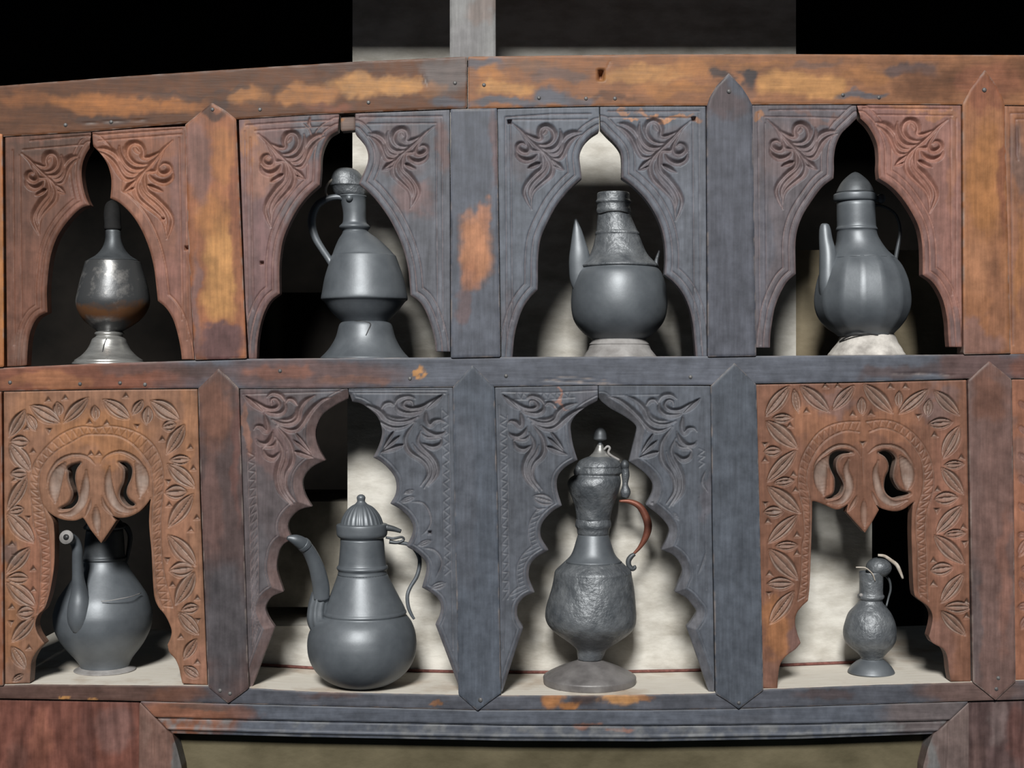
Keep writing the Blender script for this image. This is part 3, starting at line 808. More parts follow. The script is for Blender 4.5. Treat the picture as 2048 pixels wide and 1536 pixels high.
def exL2r(px, py, h, d):
    cut_groove(px, py, h, cr(fG([(640, 1170), (740, 1180), (800, 1250), (825, 1350), (800, 1430), (740, 1490)]), 4), 3.6, 3.2)
    cut_lens(px, py, h, *fG([(520, 1175), (680, 1120)]), 6, 4)
    cut_lens(px, py, h, *fG([(560, 1090), (670, 1060)]), 5, 4)
    cut_lens(px, py, h, *fG6([(150, 150), (290, 90)]), 6, 4)
    cut_groove(px, py, h, cr(fG6([(200, 160), (300, 180), (360, 240), (375, 320), (320, 440)]), 4), 3.4, 3)
    cut_lens(px, py, h, *fG6([(270, 530), (425, 480)]), 8, 4)
    cut_pit(px, py, h, (859, 1066), 2.5, 2.5, 10)
arch_board(e, [(919, 1387), (911, 1050), (905, 775), (800, 776), (696.5, 776.5), (697.5, 788)], (0.068, 0.075, 0.090), [(800, 820, 80, 30, (0.10, 0.095, 0.108), 0.5)],
    (0.125, 0.115, 0.122), 52, 'L', [(885.8, 789), (761.9, 904.8), (845, 976.7)], 8, [(11, 1.8, 1.6)],
    [([(700, 781), (893, 781)], 2.0, 2.0), ([(704, 786), (890, 787)], 2.0, 2.0), ([(883, 815), (888, 1140)], 1.6, 1.4), ([(897, 790), (906, 1300)], 1.8, 1.6)],
    [zigzag((884, 820), (890, 1150), (896, 822), (901, 1150), 36)], exL2r, label='right spandrel board of the scalloped arch over the coffee pot')
# lower third niche
f3 = zf(990, 760, 4.8); f37 = zf(990, 1060, 4.518)
e = smooth_side([f3([(985, 200), (860, 270), (770, 350), (730, 430), (735, 530), (755, 640), (795, 770)]),
                 f3([(795, 770), (690, 830), (620, 900), (595, 980), (605, 1080), (645, 1210)]),
                 f3([(645, 1210), (560, 1260), (480, 1340), (440, 1420), (445, 1520), (515, 1637)]),
                 f37([(485, 188), (380, 250), (320, 320), (305, 410), (320, 480), (360, 570)]), f37([(360, 570), (270, 610), (210, 680), (200, 760), (215, 820), (255, 890)]),
                 f37([(255, 890), (165, 1160), (78, 1438)])], lambda p: p, True, False)
tick_l3 = []
def exL3l(px, py, h, d):
    cut_lens(px, py, h, *f3([(355, 1120), (570, 1180)]), 13, 4.5)
    cut_groove(px, py, h, cr(f3([(360, 1200), (410, 1240), (500, 1230)]), 4), 2.6, 2.2)
    # ladder cuts between the two offset lines of the lower lobes
    band = (d > 10) & (d < 24) & (py > 1020) & (py < 1200)
    wv = np.abs(((px * 0.45 + py) / 9.0) % 1.0 - 0.5)
    h[band] = np.minimum(h[band], -1.6 * np.clip(1 - wv[band] / 0.14, 0, 1))
    low = (abs(d - 24) < 2) & (py > 1020) & (py < 1200)
    h[low] = np.minimum(h[low], -1.7 * np.clip(1 - abs(d[low] - 24) / 2, 0, 1))
arch_board(e, [(1003, 1386), (996, 1050), (990, 775), (1100, 772), (1196, 770.5), (1196, 795)], (0.068, 0.075, 0.090), [(1180, 800, 30, 30, (0.10, 0.095, 0.11), 0.5), (1125, 800, 12, 6, (0.35, 0.17, 0.12), 0.6)],
    (0.125, 0.115, 0.122), 53, 'L', [(1004.6, 789), (1133.8, 909), (1081.7, 985)], 7, [(10, 1.8, 1.8)],
    [([(1004, 784), (1100, 786), (1196, 781)], 1.8, 1.8), ([(1030, 799), (1090, 800), (1150, 795)], 1.6, 1.6), ([(998, 810), (1003, 1000), (1006, 1300)], 1.6, 1.4), ([(1015, 830), (1017, 1060), (1018, 1192)], 1.6, 1.6)],
    [zigzag((999, 830), (1006, 1200), (1015, 830), (1018, 1190), 40), zigzag((1034, 787), (1140, 786), (1036, 799), (1144, 796), 16)], exL3l, label='left spandrel board of the scalloped arch over the tall ewer')
f38 = zf(1220, 1060, 4.518)
e = smooth_side([fL([(10, 205), (100, 275), (200, 330), (290, 390), (345, 450), (335, 540), (310, 640), (275, 785)]),
                 fL([(275, 785), (370, 850), (450, 920), (500, 1000), (495, 1090), (435, 1205)]),
                 fL([(435, 1205), (560, 1305), (630, 1380), (660, 1445), (640, 1530), (585, 1637)]),
                 f38([(460, 188), (560, 230), (625, 300), (650, 380), (625, 460), (580, 570)]), f38([(580, 570), (680, 620), (740, 690), (778, 750), (735, 830), (688, 888)]),
                 f38([(688, 888), (790, 1180), (890, 1480)])], lambda p: p, False)
def exL3r(px, py, h, d):
    cut_groove(px, py, h, [(1398, 995), (1396, 1130)], 1.6, 1.4, False)
    cut_groove(px, py, h, [(1411, 1030), (1413, 1180)], 1.6, 1.4, False)
    cut_groove(px, py, h, cr([(1413, 940), (1405, 965), (1416, 985)], 3), 4, 4)
    cut_groove(px, py, h, cr([(1414, 1100), (1405, 1130), (1396, 1150)], 3), 3.4, 2.6)
    cut_pit(px, py, h, (1305, 1007), 2.6, 2.6, 10)
    cut_lens(px, py, h, (1345, 1022), (1359, 1042), 4, 3)
arch_board(e, [(1429.5, 1386), (1424, 1050), (1421, 772), (1300, 770.8), (1197, 770.5), (1198, 795)], (0.067, 0.075, 0.091), [(1240, 820, 40, 40, (0.095, 0.10, 0.115), 0.5), (1415, 1000, 14, 60, (0.10, 0.095, 0.11), 0.6)],
    (0.118, 0.115, 0.125), 54, 'L', L_ANCH, 17, [(19, 1.8, 1.6)],
    [([(1205, 791), (1330, 789)], 1.6, 1.2)],
    [[(1398, 897), (1409, 902), (1397, 911), (1410, 913), (1398, 922), (1409, 927), (1399, 935)]], exL3r, label='right spandrel board of the scalloped arch over the tall ewer')

# ---- pierced panels with chip carving
def chip_panel(poly, holes, lens, tris, zz, lines, hollows, blobs, seed, label, base=RUST):
    def hf(px, py, h):
        d = line_d(px, py, poly[0] if isinstance(poly[0], list) else poly)
        for h_ in holes:
            dd = line_d(px, py, h_ + [h_[0]])
            np.minimum(h, -np.clip(5 - dd, 0, 5) * 0.9, out=h)
        for pl, wd, dp in hollows:
            cut_groove(px, py, h, cr(pl, 4), wd, dp, True, 'u')
        for a, b, hw in lens:
            a, b = ((a[0] * 1.05 - b[0] * 0.05, a[1] * 1.05 - b[1] * 0.05), (b[0] * 1.05 - a[0] * 0.05, b[1] * 1.05 - a[1] * 0.05))
            cut_lens(px, py, h, a, b, hw * 1.42, 9.5)
        for i, (x, y, r) in enumerate(tris):
            cut_tri(px, py, h, (x, y), r, [0.5, 2.6, -1.57, 1.57][i % 4], 8)
        for pl in lines:
            cut_groove(px, py, h, pl, 2.2, 2.4, taper=False)
        for pl in zz:
            cut_groove(px, py, h, pl, 1.7, 1.8, taper=False)
    return part('pierced_panel', [poly] + holes, 3, TH, 1.4, WOOD_Z, cfield(base, blobs, (0.165, 0.108, 0.084), PALE, seed, streak='Z'), hf, 2.0, label)

def L_(fr, lst):
    s = fr([(0, 0)])[0]; u = fr([(1, 0)])[0]; k = u[0] - s[0]
    return [(fr([a])[0], fr([b])[0], w_ * k) for a, b, w_ in lst]
def T_(fr, lst, r=26):
    s = fr([(0, 0)])[0]; u = fr([(1, 0)])[0]; k = u[0] - s[0]
    return [(*fr([p])[0], r * k * 1.75) for p in lst]

z1 = zf(0, 770, 4.957); z2 = zf(190, 770, 4.957); z3 = zf(0, 1060, 4.518); z4 = zf(230, 1060, 4.52)
right_edge = cr([(301, 996), (298.5, 1012), (297, 1042), (298.6, 1070), (302, 1104), (304, 1148), (307.4, 1193), (316, 1215), (327, 1228), (336, 1244), (342, 1261), (340.6, 1275), (334, 1290)], 3) + cr([(334, 1291), (338, 1306), (349.5, 1319), (357, 1336.5), (360.5, 1354), (364, 1368)], 3)
left_edge = cr([(83, 1008), (94, 1024), (104, 1040), (107, 1058), (108, 1090), (107, 1130), (103, 1160), (97, 1190), (87, 1218), (75, 1230), (69, 1248), (74, 1268), (87, 1287)], 3) + cr([(87, 1288), (73, 1302), (62, 1322), (60, 1340), (58, 1367)], 3)
orn_l = cr(z1([(410, 1180), (480, 1265), (560, 1317), (640, 1342), (740, 1346), (815, 1318)]), 4)[1:] + [(168, 1040), (180, 1060), (201, 1087)]
orn_r = [(218, 1062), (231, 1042), (222, 1031)] + cr([(222, 1031), (236, 1036), (256.6, 1034), (276.7, 1024), (291, 1010), (301, 996)], 4)
poly1 = [(9, 1369), (7, 1000), (6, 783), (120, 781), (260, 779), (394, 778), (399, 1000), (414, 1371)] + right_edge[::-1] + orn_r[::-1][1:] + orn_l[::-1] + left_edge
hole_l = cr(z1([(790, 775), (745, 840), (730, 930), (745, 1030), (765, 1110), (750, 1170), (700, 1220), (640, 1235), (590, 1230), (660, 1190), (703, 1130), (715, 1070), (690, 1000), (670, 930), (668, 870), (655, 830), (710, 795), (790, 775)]), 3)[:-1]
hole_r = cr(z2([(230, 770), (280, 830), (285, 900), (275, 970), (245, 1040), (235, 1100), (260, 1160), (310, 1205), (350, 1207), (385, 1187), (330, 1140), (300, 1080), (310, 1010), (345, 930), (357, 860), (345, 810), (300, 775), (230, 770)]), 3)[:-1]
lens1 = (L_(z1, [((90, 510), (240, 250), 50), ((260, 290), (350, 450), 40), ((100, 560), (280, 570), 52), ((90, 590), (290, 850), 65), ((100, 880), (262, 880), 48), ((260, 910), (75, 1230), 52), ((80, 1262), (230, 1230), 42), ((70, 1280), (325, 1560), 66),
                 ((300, 210), (585, 372), 60), ((560, 170), (580, 310), 42), ((865, 130), (630, 370), 52), ((930, 205), (945, 350), 38)]) +
         L_(z3, [((262, 165), (60, 390), 52), ((60, 440), (250, 440), 48), ((60, 480), (310, 690), 60), ((150, 760), (300, 740), 50), ((300, 800), (105, 1010), 50), ((100, 1060), (222, 1250), 45), ((110, 1370), (205, 1310), 25)]) +
         L_(z2, [((80, 150), (335, 332), 58), ((370, 290), (470, 150), 38), ((520, 215), (510, 390), 45), ((550, 160), (825, 342), 68), ((665, 420), (800, 390), 45), ((880, 400), (710, 680), 58), ((740, 750), (940, 740), 42), ((720, 790), (980, 1012), 62), ((690, 1070), (905, 1060), 58), ((962, 1090), (730, 1402), 62)]) +
         L_(z4, [((480, 55), (722, 322), 62), ((490, 370), (702, 350), 58), ((712, 390), (550, 670), 58), ((600, 730), (752, 700), 42), ((570, 750), (750, 942), 48), ((732, 990), (620, 1170), 40), ((620, 1240), (752, 1335), 38)]))
tri1 = (T_(z1, [(470, 150), (640, 130), (260, 430), (480, 450), (320, 660), (880, 370), (140, 940), (270, 1320), (895, 685), (975, 685)]) + T_(z3, [(100, 130), (130, 240), (295, 355), (295, 545), (100, 700), (95, 840), (255, 1070)], 24) +
        T_(z2, [(300, 110), (110, 380), (410, 410), (660, 540), (940, 620), (970, 830), (720, 960), (730, 1190), (1005, 1320), (945, 1440)]) + T_(z4, [(470, 270), (515, 500), (590, 970), (740, 1200), (745, 820), (740, 620)], 24))
oA = cr(z1([(940, 425), (820, 412), (700, 440), (570, 510), (450, 620), (350, 750), (300, 880), (285, 1040), (310, 1200), (330, 1400)]) + z3([(355, 120), (365, 300), (360, 480), (350, 640), (330, 760)]), 4)
iA = cr(z1([(940, 490), (830, 500), (700, 570), (560, 650), (450, 760), (390, 870), (375, 1000), (400, 1150), (440, 1300)]) + z3([(440, 120), (450, 300), (440, 480), (420, 600), (395, 700)]), 4)
oB = cr(z2([(0, 425), (150, 408), (330, 440), (480, 510), (590, 620), (650, 760), (672, 900), (670, 1080), (650, 1250)]) + z4([(410, 0), (415, 200), (440, 400), (480, 560), (520, 700)]), 4)
iB = cr(z2([(0, 490), (200, 500), (350, 570), (460, 680), (540, 800), (560, 900), (575, 1050), (570, 1200)]) + z4([(330, 0), (340, 200), (355, 400), (375, 560), (430, 720)]), 4)
hol1 = [(z1([(640, 780), (560, 900), (535, 1030), (545, 1160)]), 14, 8), (z1([(850, 850), (845, 960), (830, 1080), (790, 1190), (700, 1280), (590, 1280)]), 10, 6.5), (z1([(945, 1200), (950, 1330), (970, 1480)]), 9, 5),
        (z1([(455, 1020), (480, 890), (560, 770), (650, 715), (750, 695), (860, 715), (945, 795)]), 4, 4),
        (z2([(400, 770), (450, 860), (465, 980), (445, 1110)]), 14, 8), (z2([(140, 815), (125, 950), (150, 1100), (220, 1210), (320, 1250), (400, 1230)]), 10, 6.5),
        (z2([(50, 790), (90, 720), (180, 672), (280, 670), (400, 735), (480, 840), (522, 960), (525, 1060)]), 4, 4), (z2([(60, 1100), (90, 1200), (180, 1300)]), 4, 4), (z1([(900, 1130), (880, 1220), (840, 1310)]), 4, 4)]
chip_panel(poly1, [hole_l, hole_r], lens1, tri1, [zig_poly(oA, iA, 58), zig_poly(oB, iB, 58)], [oA, iA, oB, iB], hol1, [
    (200, 870, 110, 60, (0.30, 0.138, 0.062), 0.8), (60, 820, 50, 50, (0.27, 0.13, 0.068), 0.6), (380, 850, 20, 160, (0.27, 0.128, 0.066), 0.7), (20, 1200, 20, 200, (0.26, 0.12, 0.058), 0.6), (80, 1150, 40, 120, (0.25, 0.11, 0.07), 0.7), (340, 1100, 40, 160, (0.27, 0.13, 0.08), 0.6), (20, 1130, 20, 30, (0.12, 0.085, 0.08), 0.7), (50, 1350, 60, 30, (0.17, 0.10, 0.075), 0.7), (390, 1330, 30, 50, (0.26, 0.13, 0.09), 0.7)],
    61, 'orange brown chip carved panel pierced by two curls, at the lower left')
v5 = zf(1510, 760, 4.8); v6 = zf(1720, 750, 4.654); v7 = zf(1510, 1060, 4.517); v8 = zf(1760, 1060, 4.517)
le = cr([(1625, 1003), (1625, 1030), (1624, 1062), (1622, 1128), (1620, 1173), (1617, 1201)], 3) + cr([(1616, 1203), (1605, 1213), (1594, 1228), (1591, 1246), (1595, 1266), (1602, 1286)], 3) + cr([(1602, 1287), (1592, 1299), (1574, 1312), (1562, 1328), (1557.6, 1348), (1555.4, 1379)], 3)
re = cr([(1830, 1004), (1826, 1015), (1824, 1060), (1826, 1126), (1829, 1184), (1837, 1198), (1857, 1213), (1866, 1230), (1865, 1250), (1859, 1273)], 3) + cr([(1859, 1274), (1867, 1287), (1888, 1299), (1896, 1315), (1899, 1341), (1903, 1364)], 3)
ol = cr(v5([(552, 1155), (660, 1195), (780, 1245), (850, 1225), (900, 1190)]), 4)[1:] + [(1694, 1025), (1710, 1043), (1731, 1066)]
orr = [(1745, 1045), (1759, 1020), (1752, 1008)] + cr([(1752, 1008), (1766, 1018), (1790, 1023), (1808, 1019), (1822, 1009), (1830, 1003)], 4)
poly4 = [(1526, 1377), (1519, 1000), (1513, 769), (1640, 767), (1740, 765), (1850, 762), (1934, 760), (1938, 1000), (1943, 1364)] + re[::-1] + orr[::-1][1:] + ol[::-1] + le
h4l = cr(v5([(940, 700), (860, 683), (780, 692), (730, 730), (720, 800), (740, 870), (775, 950), (772, 1060), (745, 1110), (690, 1142), (760, 1137), (830, 1100), (860, 1030), (845, 970), (800, 890), (787, 820), (800, 760), (845, 715), (940, 700)]), 3)[:-1]
h4r = cr(v6([(180, 725), (240, 762), (275, 820), (275, 890), (245, 960), (235, 1050), (260, 1110), (310, 1145), (365, 1150), (470, 1105), (390, 1080), (340, 1020), (317, 960), (322, 890), (342, 800), (332, 760), (290, 720), (230, 710), (180, 725)]), 3)[:-1]
lens4 = (L_(v5, [((110, 340), (335, 60), 52), ((170, 370), (362, 365), 38), ((115, 400), (405, 652), 66), ((90, 690), (255, 680), 42), ((395, 680), (125, 970), 52), ((185, 990), (378, 965), 36), ((130, 1030), (432, 1275), 62), ((90, 1270), (272, 1265), 45), ((408, 1300), (135, 1560), 50),
                 ((440, 60), (712, 302), 58), ((380, 90), (420, 312), 32), ((955, 55), (755, 282), 45), ((1030, 165), (1032, 335), 36)]) +
         L_(v7, [((190, 150), (388, 140), 36), ((135, 180), (385, 445), 62), ((115, 490), (350, 482), 46), ((352, 560), (140, 845), 52)]) +
         L_(v6, [((40, 90), (302, 352), 58), ((370, 150), (365, 300), 30), ((372, 355), (632, 138), 45), ((700, 150), (925, 372), 50), ((650, 225), (630, 382), 34), ((645, 460), (862, 440), 42), ((932, 480), (780, 772), 55), ((790, 842), (972, 830), 34), ((768, 868), (965, 1105), 50), ((700, 1160), (912, 1140), 50), ((952, 1220), (720, 1472), 52), ((790, 1490), (985, 1470), 34)]) +
         L_(v8, [((500, 55), (762, 302), 58), ((465, 370), (662, 340), 48), ((757, 400), (560, 655), 48), ((595, 700), (825, 700), 44), ((560, 740), (775, 952), 48)]))
tri4 = (T_(v5, [(500, 300), (945, 330), (340, 440), (100, 620), (100, 770), (375, 910), (395, 1060), (105, 1190), (130, 1360), (680, 60), (800, 60), (1040, 610)]) + T_(v7, [(385, 50), (385, 215), (135, 400), (130, 580)]) +
        T_(v6, [(290, 110), (430, 110), (110, 360), (550, 385), (700, 560), (950, 770), (730, 1070), (720, 1260), (970, 1420)]) + T_(v8, [(490, 280), (490, 490), (770, 120), (790, 655), (790, 785)]))
oA = cr(v5([(1010, 400), (860, 405), (720, 440), (600, 520), (500, 660), (440, 800), (422, 950), (432, 1100), (465, 1250), (480, 1480)]) + v7([(430, 150), (425, 350), (415, 500), (390, 640)]), 4)
iA = cr(v5([(1000, 500), (870, 490), (740, 540), (640, 620), (560, 740), (512, 860), (502, 980), (520, 1080), (535, 1200), (535, 1480)]) + v7([(497, 150), (490, 350), (485, 500), (470, 620)]), 4)
oB = cr(v6([(60, 437), (200, 420), (330, 440), (460, 510), (570, 620), (650, 760), (685, 900), (690, 1050), (660, 1170), (625, 1300), (612, 1500)]) + v8([(425, 150), (430, 350), (432, 540), (440, 640)]), 4)
iB = cr(v6([(90, 530), (200, 495), (320, 520), (430, 590), (520, 690), (580, 800), (597, 930), (592, 1060), (560, 1180), (530, 1300), (530, 1500)]) + v8([(345, 150), (350, 350), (352, 540), (370, 600)]), 4)
hol4 = [(v5([(705, 740), (640, 850), (635, 980), (660, 1100)]), 14, 8), (v5([(905, 760), (880, 860), (910, 980), (900, 1080), (830, 1170), (700, 1180)]), 9, 6.5), (v5([(560, 880), (600, 780), (680, 700), (780, 640), (880, 630), (970, 670), (1020, 740)]), 4, 4),
        (v6([(380, 760), (440, 870), (452, 980), (440, 1070)]), 14, 8), (v6([(175, 800), (150, 900), (170, 1030), (215, 1135), (315, 1200), (440, 1165)]), 9, 6.5), (v6([(80, 730), (160, 670), (270, 655), (380, 690), (450, 760), (515, 870)]), 4, 4),
        (v5([(985, 1110), (950, 1190), (900, 1260)]), 4, 4), (v6([(110, 1080), (150, 1170), (185, 1240)]), 4, 4), (v5([(1050, 1150), (1052, 1300), (1055, 1420)]), 8, 4), (v5([(1035, 620), (1040, 800), (1045, 1000)]), 2.2, 1.6)]
chip_panel(poly4, [h4l, h4r], lens4, tri4, [zig_poly(oA, iA, 58), zig_poly(oB, iB, 58)], [oA, iA, oB, iB], hol4, [
    (1740, 850, 110, 30, (0.27, 0.122, 0.068), 0.6), (1620, 850, 40, 60, (0.27, 0.122, 0.066), 0.6), (1550, 1250, 30, 60, (0.30, 0.132, 0.058), 0.8), (1660, 800, 60, 30, (0.17, 0.10, 0.085), 0.7), (1880, 810, 40, 40, (0.14, 0.095, 0.09), 0.7), (1900, 1000, 40, 200, (0.235, 0.11, 0.075), 0.8), (1880, 1300, 40, 60, (0.19, 0.10, 0.078), 0.8), (1540, 1340, 30, 40, (0.19, 0.10, 0.075), 0.7), (1590, 1270, 24, 40, (0.17, 0.10, 0.09), 0.7)],
    62, 'dull red brown chip carved panel pierced by two curls, at the lower right', (0.165, 0.078, 0.050))

# ---- boards that run out of the picture on the right
def exU5(px, py, h):
    for pl in ([(2022, 226), (2140, 226)], [(2032, 238), (2140, 238)], [(2022, 226), (2027, 690)], [(2033, 240), (2037, 320)]):
        cut_groove(px, py, h, pl, 2.3, 2.4, taper=False)
    cut_groove(px, py, h, cr([(2034, 245), (2036, 290), (2034, 320)], 3), 5, 4)
part('arch_board', [[(2010, 211), (2140, 213), (2140, 706), (2022, 708), (2016, 450)]], 3, TH, 2, WOOD_Z, cfield((0.23, 0.105, 0.06), [(2040, 330, 20, 90, (0.12, 0.08, 0.07), 0.7), (2040, 520, 12, 120, ORANGE, 0.5)], MAUVE, None, 63, streak='Z'), exU5, 1.0)
def exL5(px, py, h):
    for (a, b, hw) in L_(v8, [((1240, 40), (1340, 60), 36), ((1250, 250), (1360, 60), 46), ((1270, 360), (1400, 350), 44), ((1260, 420), (1380, 640), 50), ((1240, 700), (1380, 690), 44), ((1270, 900), (1380, 760), 46)]):
        cut_lens(px, py, h, a, b, hw, 5.5)
    for y in (800, 850, 905, 950, 1005):
        cut_lens(px, py, h, (2036, y), (2060, y + 22), 7, 5.5)
part('pierced_panel', [[(2025, 759), (2140, 759), (2140, 1359), (2032, 1361), (2029, 1000)]], 3, TH, 2, WOOD_Z, cfield((0.24, 0.105, 0.065), [(2040, 900, 20, 60, (0.14, 0.09, 0.08), 0.6)], MAUVE, PALE, 64, streak='Z'), exL5, 1.0)

# ---- shelf boards (horizontal planks carrying the pots)
def plank(name, top, depth0, depth1, drop, mat, label):
    v, f = [], []
    for (x, y) in top:
        X = (x - CX) * S
        Z = (CY - y) * S
        v += [(X, depth0 * S, Z), (X, depth1 * S, Z), (X, depth1 * S, Z - drop * S), (X, depth0 * S, Z - drop * S)]
    n = len(top)
    for i in range(n - 1):
        a = i * 4; b = a + 4
        f += [(a, b, b + 1, a + 1), (a + 1, b + 1, b + 2, a + 2), (a + 2, b + 2, b + 3, a + 3), (a + 3, b + 3, b, a)]
    f += [(0, 1, 2, 3), (n * 4 - 1, n * 4 - 2, n * 4 - 3, n * 4 - 4)]
    o = mesh_obj(name, v, f, mat, shelf, smooth=False)
    o['label'] = label
    return o
m, nt, p = nmat('dusty_plank')
g = noise(nt, 30, 6, 0.6, (1, 6, 6)); g2 = noise(nt, 14, 5, 0.6)
c = mixc(nt, ramp(nt, g2, 0.50, (0, 0, 0), 0.72, (1, 1, 1)), mixc(nt, g, (0.56, 0.51, 0.43), (0.72, 0.69, 0.63)), (0.40, 0.31, 0.23))
nt.links.new(c, p.inputs['Base Color']); p.inputs['Roughness'].default_value = 0.8
bump(nt, p, g, 0.0005)
DUSTY = m
plank('shelf_board', rm_top, 40.5, 900, 30, NEARBLACK, 'plank behind the middle rail carrying the upper pots')
plank('shelf_board', rb_top, 40.5, 640, 24, DUSTY, 'dusty pale plank carrying the lower pots')
def top_y(tab, x):
    return float(np.interp(x, [p_[0] for p_ in tab], [p_[1] for p_ in tab]))
# dust lies on the top of the bottom rail too
plank('rail_top', [(x, y) for x, y in rb_top], 3, 40.4, 6, DUSTY, 'dusty upper face of the bottom rail').location.z += 0.00025

# ---- frame of the opening below
lt_top = [(279, 1403), (457, 1408), (955, 1421), (1300, 1421), (1477, 1418), (1700, 1411), (1938, 1404)]
ln1 = [(305, 1436), (600, 1443), (1024, 1451), (1300, 1452), (1600, 1449), (1897, 1442)]
ln2 = [(328, 1459), (600, 1467), (1024, 1475), (1300, 1476), (1600, 1471), (1878, 1462)]
lt_bot = [(343, 1470), (600, 1477), (1024, 1485), (1300, 1486), (1600, 1481), (1868, 1471)]
def hlint(px, py, h):
    y1 = np.interp(px, [a for a, b in ln1], [b for a, b in ln1]); y2 = np.interp(px, [a for a, b in ln2], [b for a, b in ln2])
    h -= 5 * sstep(-1.2, 1.2, py - y1)
    h -= np.clip(3 - abs(py - y1 - 1), 0, 3) * 1.0
    h -= 5 * sstep(-1, 4, py - y2)
    h += 3 * np.exp(-((py - y2 - 1) / 3.0) ** 2)
part('lintel', [ladder(lt_top, lt_bot)], 2, 46, 2.5, WOOD_X, cfield((0.066, 0.074, 0.092), [
    (360, 1440, 120, 50, (0.20, 0.085, 0.05), 0.95), (470, 1430, 60, 20, (0.16, 0.07, 0.045), 0.7), (400, 1415, 60, 8, (0.09, 0.06, 0.05), 0.7), (1170, 1455, 30, 8, (0.25, 0.12, 0.08), 0.7), (1240, 1460, 40, 6, (0.25, 0.12, 0.08), 0.6),
    (1860, 1430, 120, 50, (0.11, 0.09, 0.09), 0.9), (1500, 1440, 100, 16, (0.075, 0.08, 0.095), 0.5)], seed=71, warp=14, wear=(0.16, 0.165, 0.17)), hlint, 1.5)
def hjl(px, py, h):
    for pl in ([(303, 1442), (310, 1600)], [(325, 1465), (333, 1600)]):
        cut_groove(px, py, h, pl, 2.2, 3, taper=False)
    h -= 6 * sstep(0, 14, px - np.interp(py, [1460, 1536, 1600], [330, 345, 352]))
part('jamb', [[(278, 1404), (343, 1471), (352, 1500), (361, 1536), (366, 1600), (276, 1600)]], 2, 46, 2.5, WOOD_Z, cfield((0.15, 0.085, 0.068), [(350, 1520, 12, 60, (0.12, 0.12, 0.12), 0.9), (290, 1450, 10, 40, (0.18, 0.11, 0.09), 0.6)], seed=72, streak='Z'), hjl, 1.5)
def hjr(px, py, h):
    cut_groove(px, py, h, [(1899, 1445), (1893, 1600)], 2.2, 3, taper=False)
    h -= 6 * sstep(0, 14, np.interp(py, [1460, 1536, 1600], [1886, 1868, 1860]) - px)
part('jamb', [[(1939, 1405), (1869, 1471), (1858, 1500), (1849, 1536), (1846, 1600), (1938, 1600)]], 2, 46, 2.5, WOOD_Z, cfield((0.13, 0.095, 0.088), [(1862, 1520, 12, 60, (0.13, 0.13, 0.13), 0.9)], seed=73, streak='Z'), hjr, 1.5)
part('side_board', [[(-90, 1397), (0, 1399), (277, 1404), (275, 1600), (-90, 1600)]], 8, 36, 4, WOOD_FIG, cfield((0.135, 0.052, 0.038), [(80, 1480, 24, 90, (0.19, 0.075, 0.05), 0.7), (170, 1470, 20, 90, (0.10, 0.042, 0.034), 0.7), (220, 1450, 40, 60, (0.15, 0.085, 0.075), 0.7), (30, 1520, 30, 60, (0.10, 0.046, 0.036), 0.7)], seed=74, streak='Z'), None, 1.5,
    'red brown board at the bottom left corner')
part('side_board', [[(1940, 1404), (2048, 1401), (2140, 1400), (2140, 1600), (1939, 1600)]], 8, 36, 4, WOOD_FIG, cfield((0.082, 0.052, 0.050), [(2000, 1450, 20, 50, (0.17, 0.13, 0.125), 0.6), (1960, 1510, 20, 60, (0.10, 0.062, 0.055), 0.6), (2040, 1480, 20, 80, (0.11, 0.05, 0.042), 0.7)], seed=75, streak='Z'), None, 1.5,
    'dark maroon board at the bottom right corner')

# ================================================================== POTS
SOOTPOT = plain('sooty_copper', (0.092, 0.105, 0.120), (0.138, 0.155, 0.173), 30, 0.48, 0.3, 0.9, 0.0008, det=6, bs=0.3)
SOOTPOT2 = plain('dented_sooty_copper', (0.078, 0.088, 0.100), (0.170, 0.183, 0.197), 60, 0.46, 0.3, 0.85, 0.003, det=4, bs=0.7)
DULL = plain('dull_black_metal', (0.060, 0.067, 0.075), (0.110, 0.120, 0.130), 34, 0.52, 0.5, 0.5, 0.0008, bs=0.4)
PEWTER = plain('bright_tin', (0.40, 0.40, 0.39), (0.62, 0.62, 0.60), 40, 0.32, 0.75, 0.5, 0.001, (1, 1, 5), bs=0.3)
ASHEN = plain('ash_white_foot', (0.30, 0.28, 0.26), (0.62, 0.59, 0.55), 50, 0.75, 0.0, 0.3, 0.002)
GREYFOOT = plain('grey_dusty_foot', (0.20, 0.19, 0.185), (0.34, 0.33, 0.325), 50, 0.65, 0.1, 0.4, 0.001)
COPPER = plain('red_copper', (0.14, 0.048, 0.032), (0.24, 0.088, 0.056), 60, 0.5, 0.35, 0.5, 0.0006)
CORD = plain('pale_cord', (0.34, 0.29, 0.24), (0.55, 0.50, 0.44), 120, 0.8, 0, 0.2, 0.0006)
SHADEBLACK = plain('shade_black', (0.010, 0.010, 0.010), (0.02, 0.02, 0.021), 40, 0.8, 0, 0.2, 0.0008)  # arch shadow over the flask lid put into a near black colour
DUSTFOOT = plain('dusty_brown_metal', (0.105, 0.098, 0.098), (0.20, 0.19, 0.188), 40, 0.5, 0.1, 0.7, 0.001)
WIRE = plain('dark_wire', (0.03, 0.03, 0.032), (0.06, 0.06, 0.062), 120, 0.5, 0.5, 0.5, 0)
m, nt, p = nmat('rusty_patched_copper')
g = noise(nt, 16, 5, 0.6); g2 = noise(nt, 45, 5, 0.65)
tc = add(nt, 'ShaderNodeTexCoord'); sx = add(nt, 'ShaderNodeSeparateXYZ'); nt.links.new(tc.outputs['Object'], sx.inputs[0])
mr = add(nt, 'ShaderNodeMapRange'); mr.inputs[1].default_value = 0.030; mr.inputs[2].default_value = 0.075
nt.links.new(sx.outputs['Z'], mr.inputs[0])
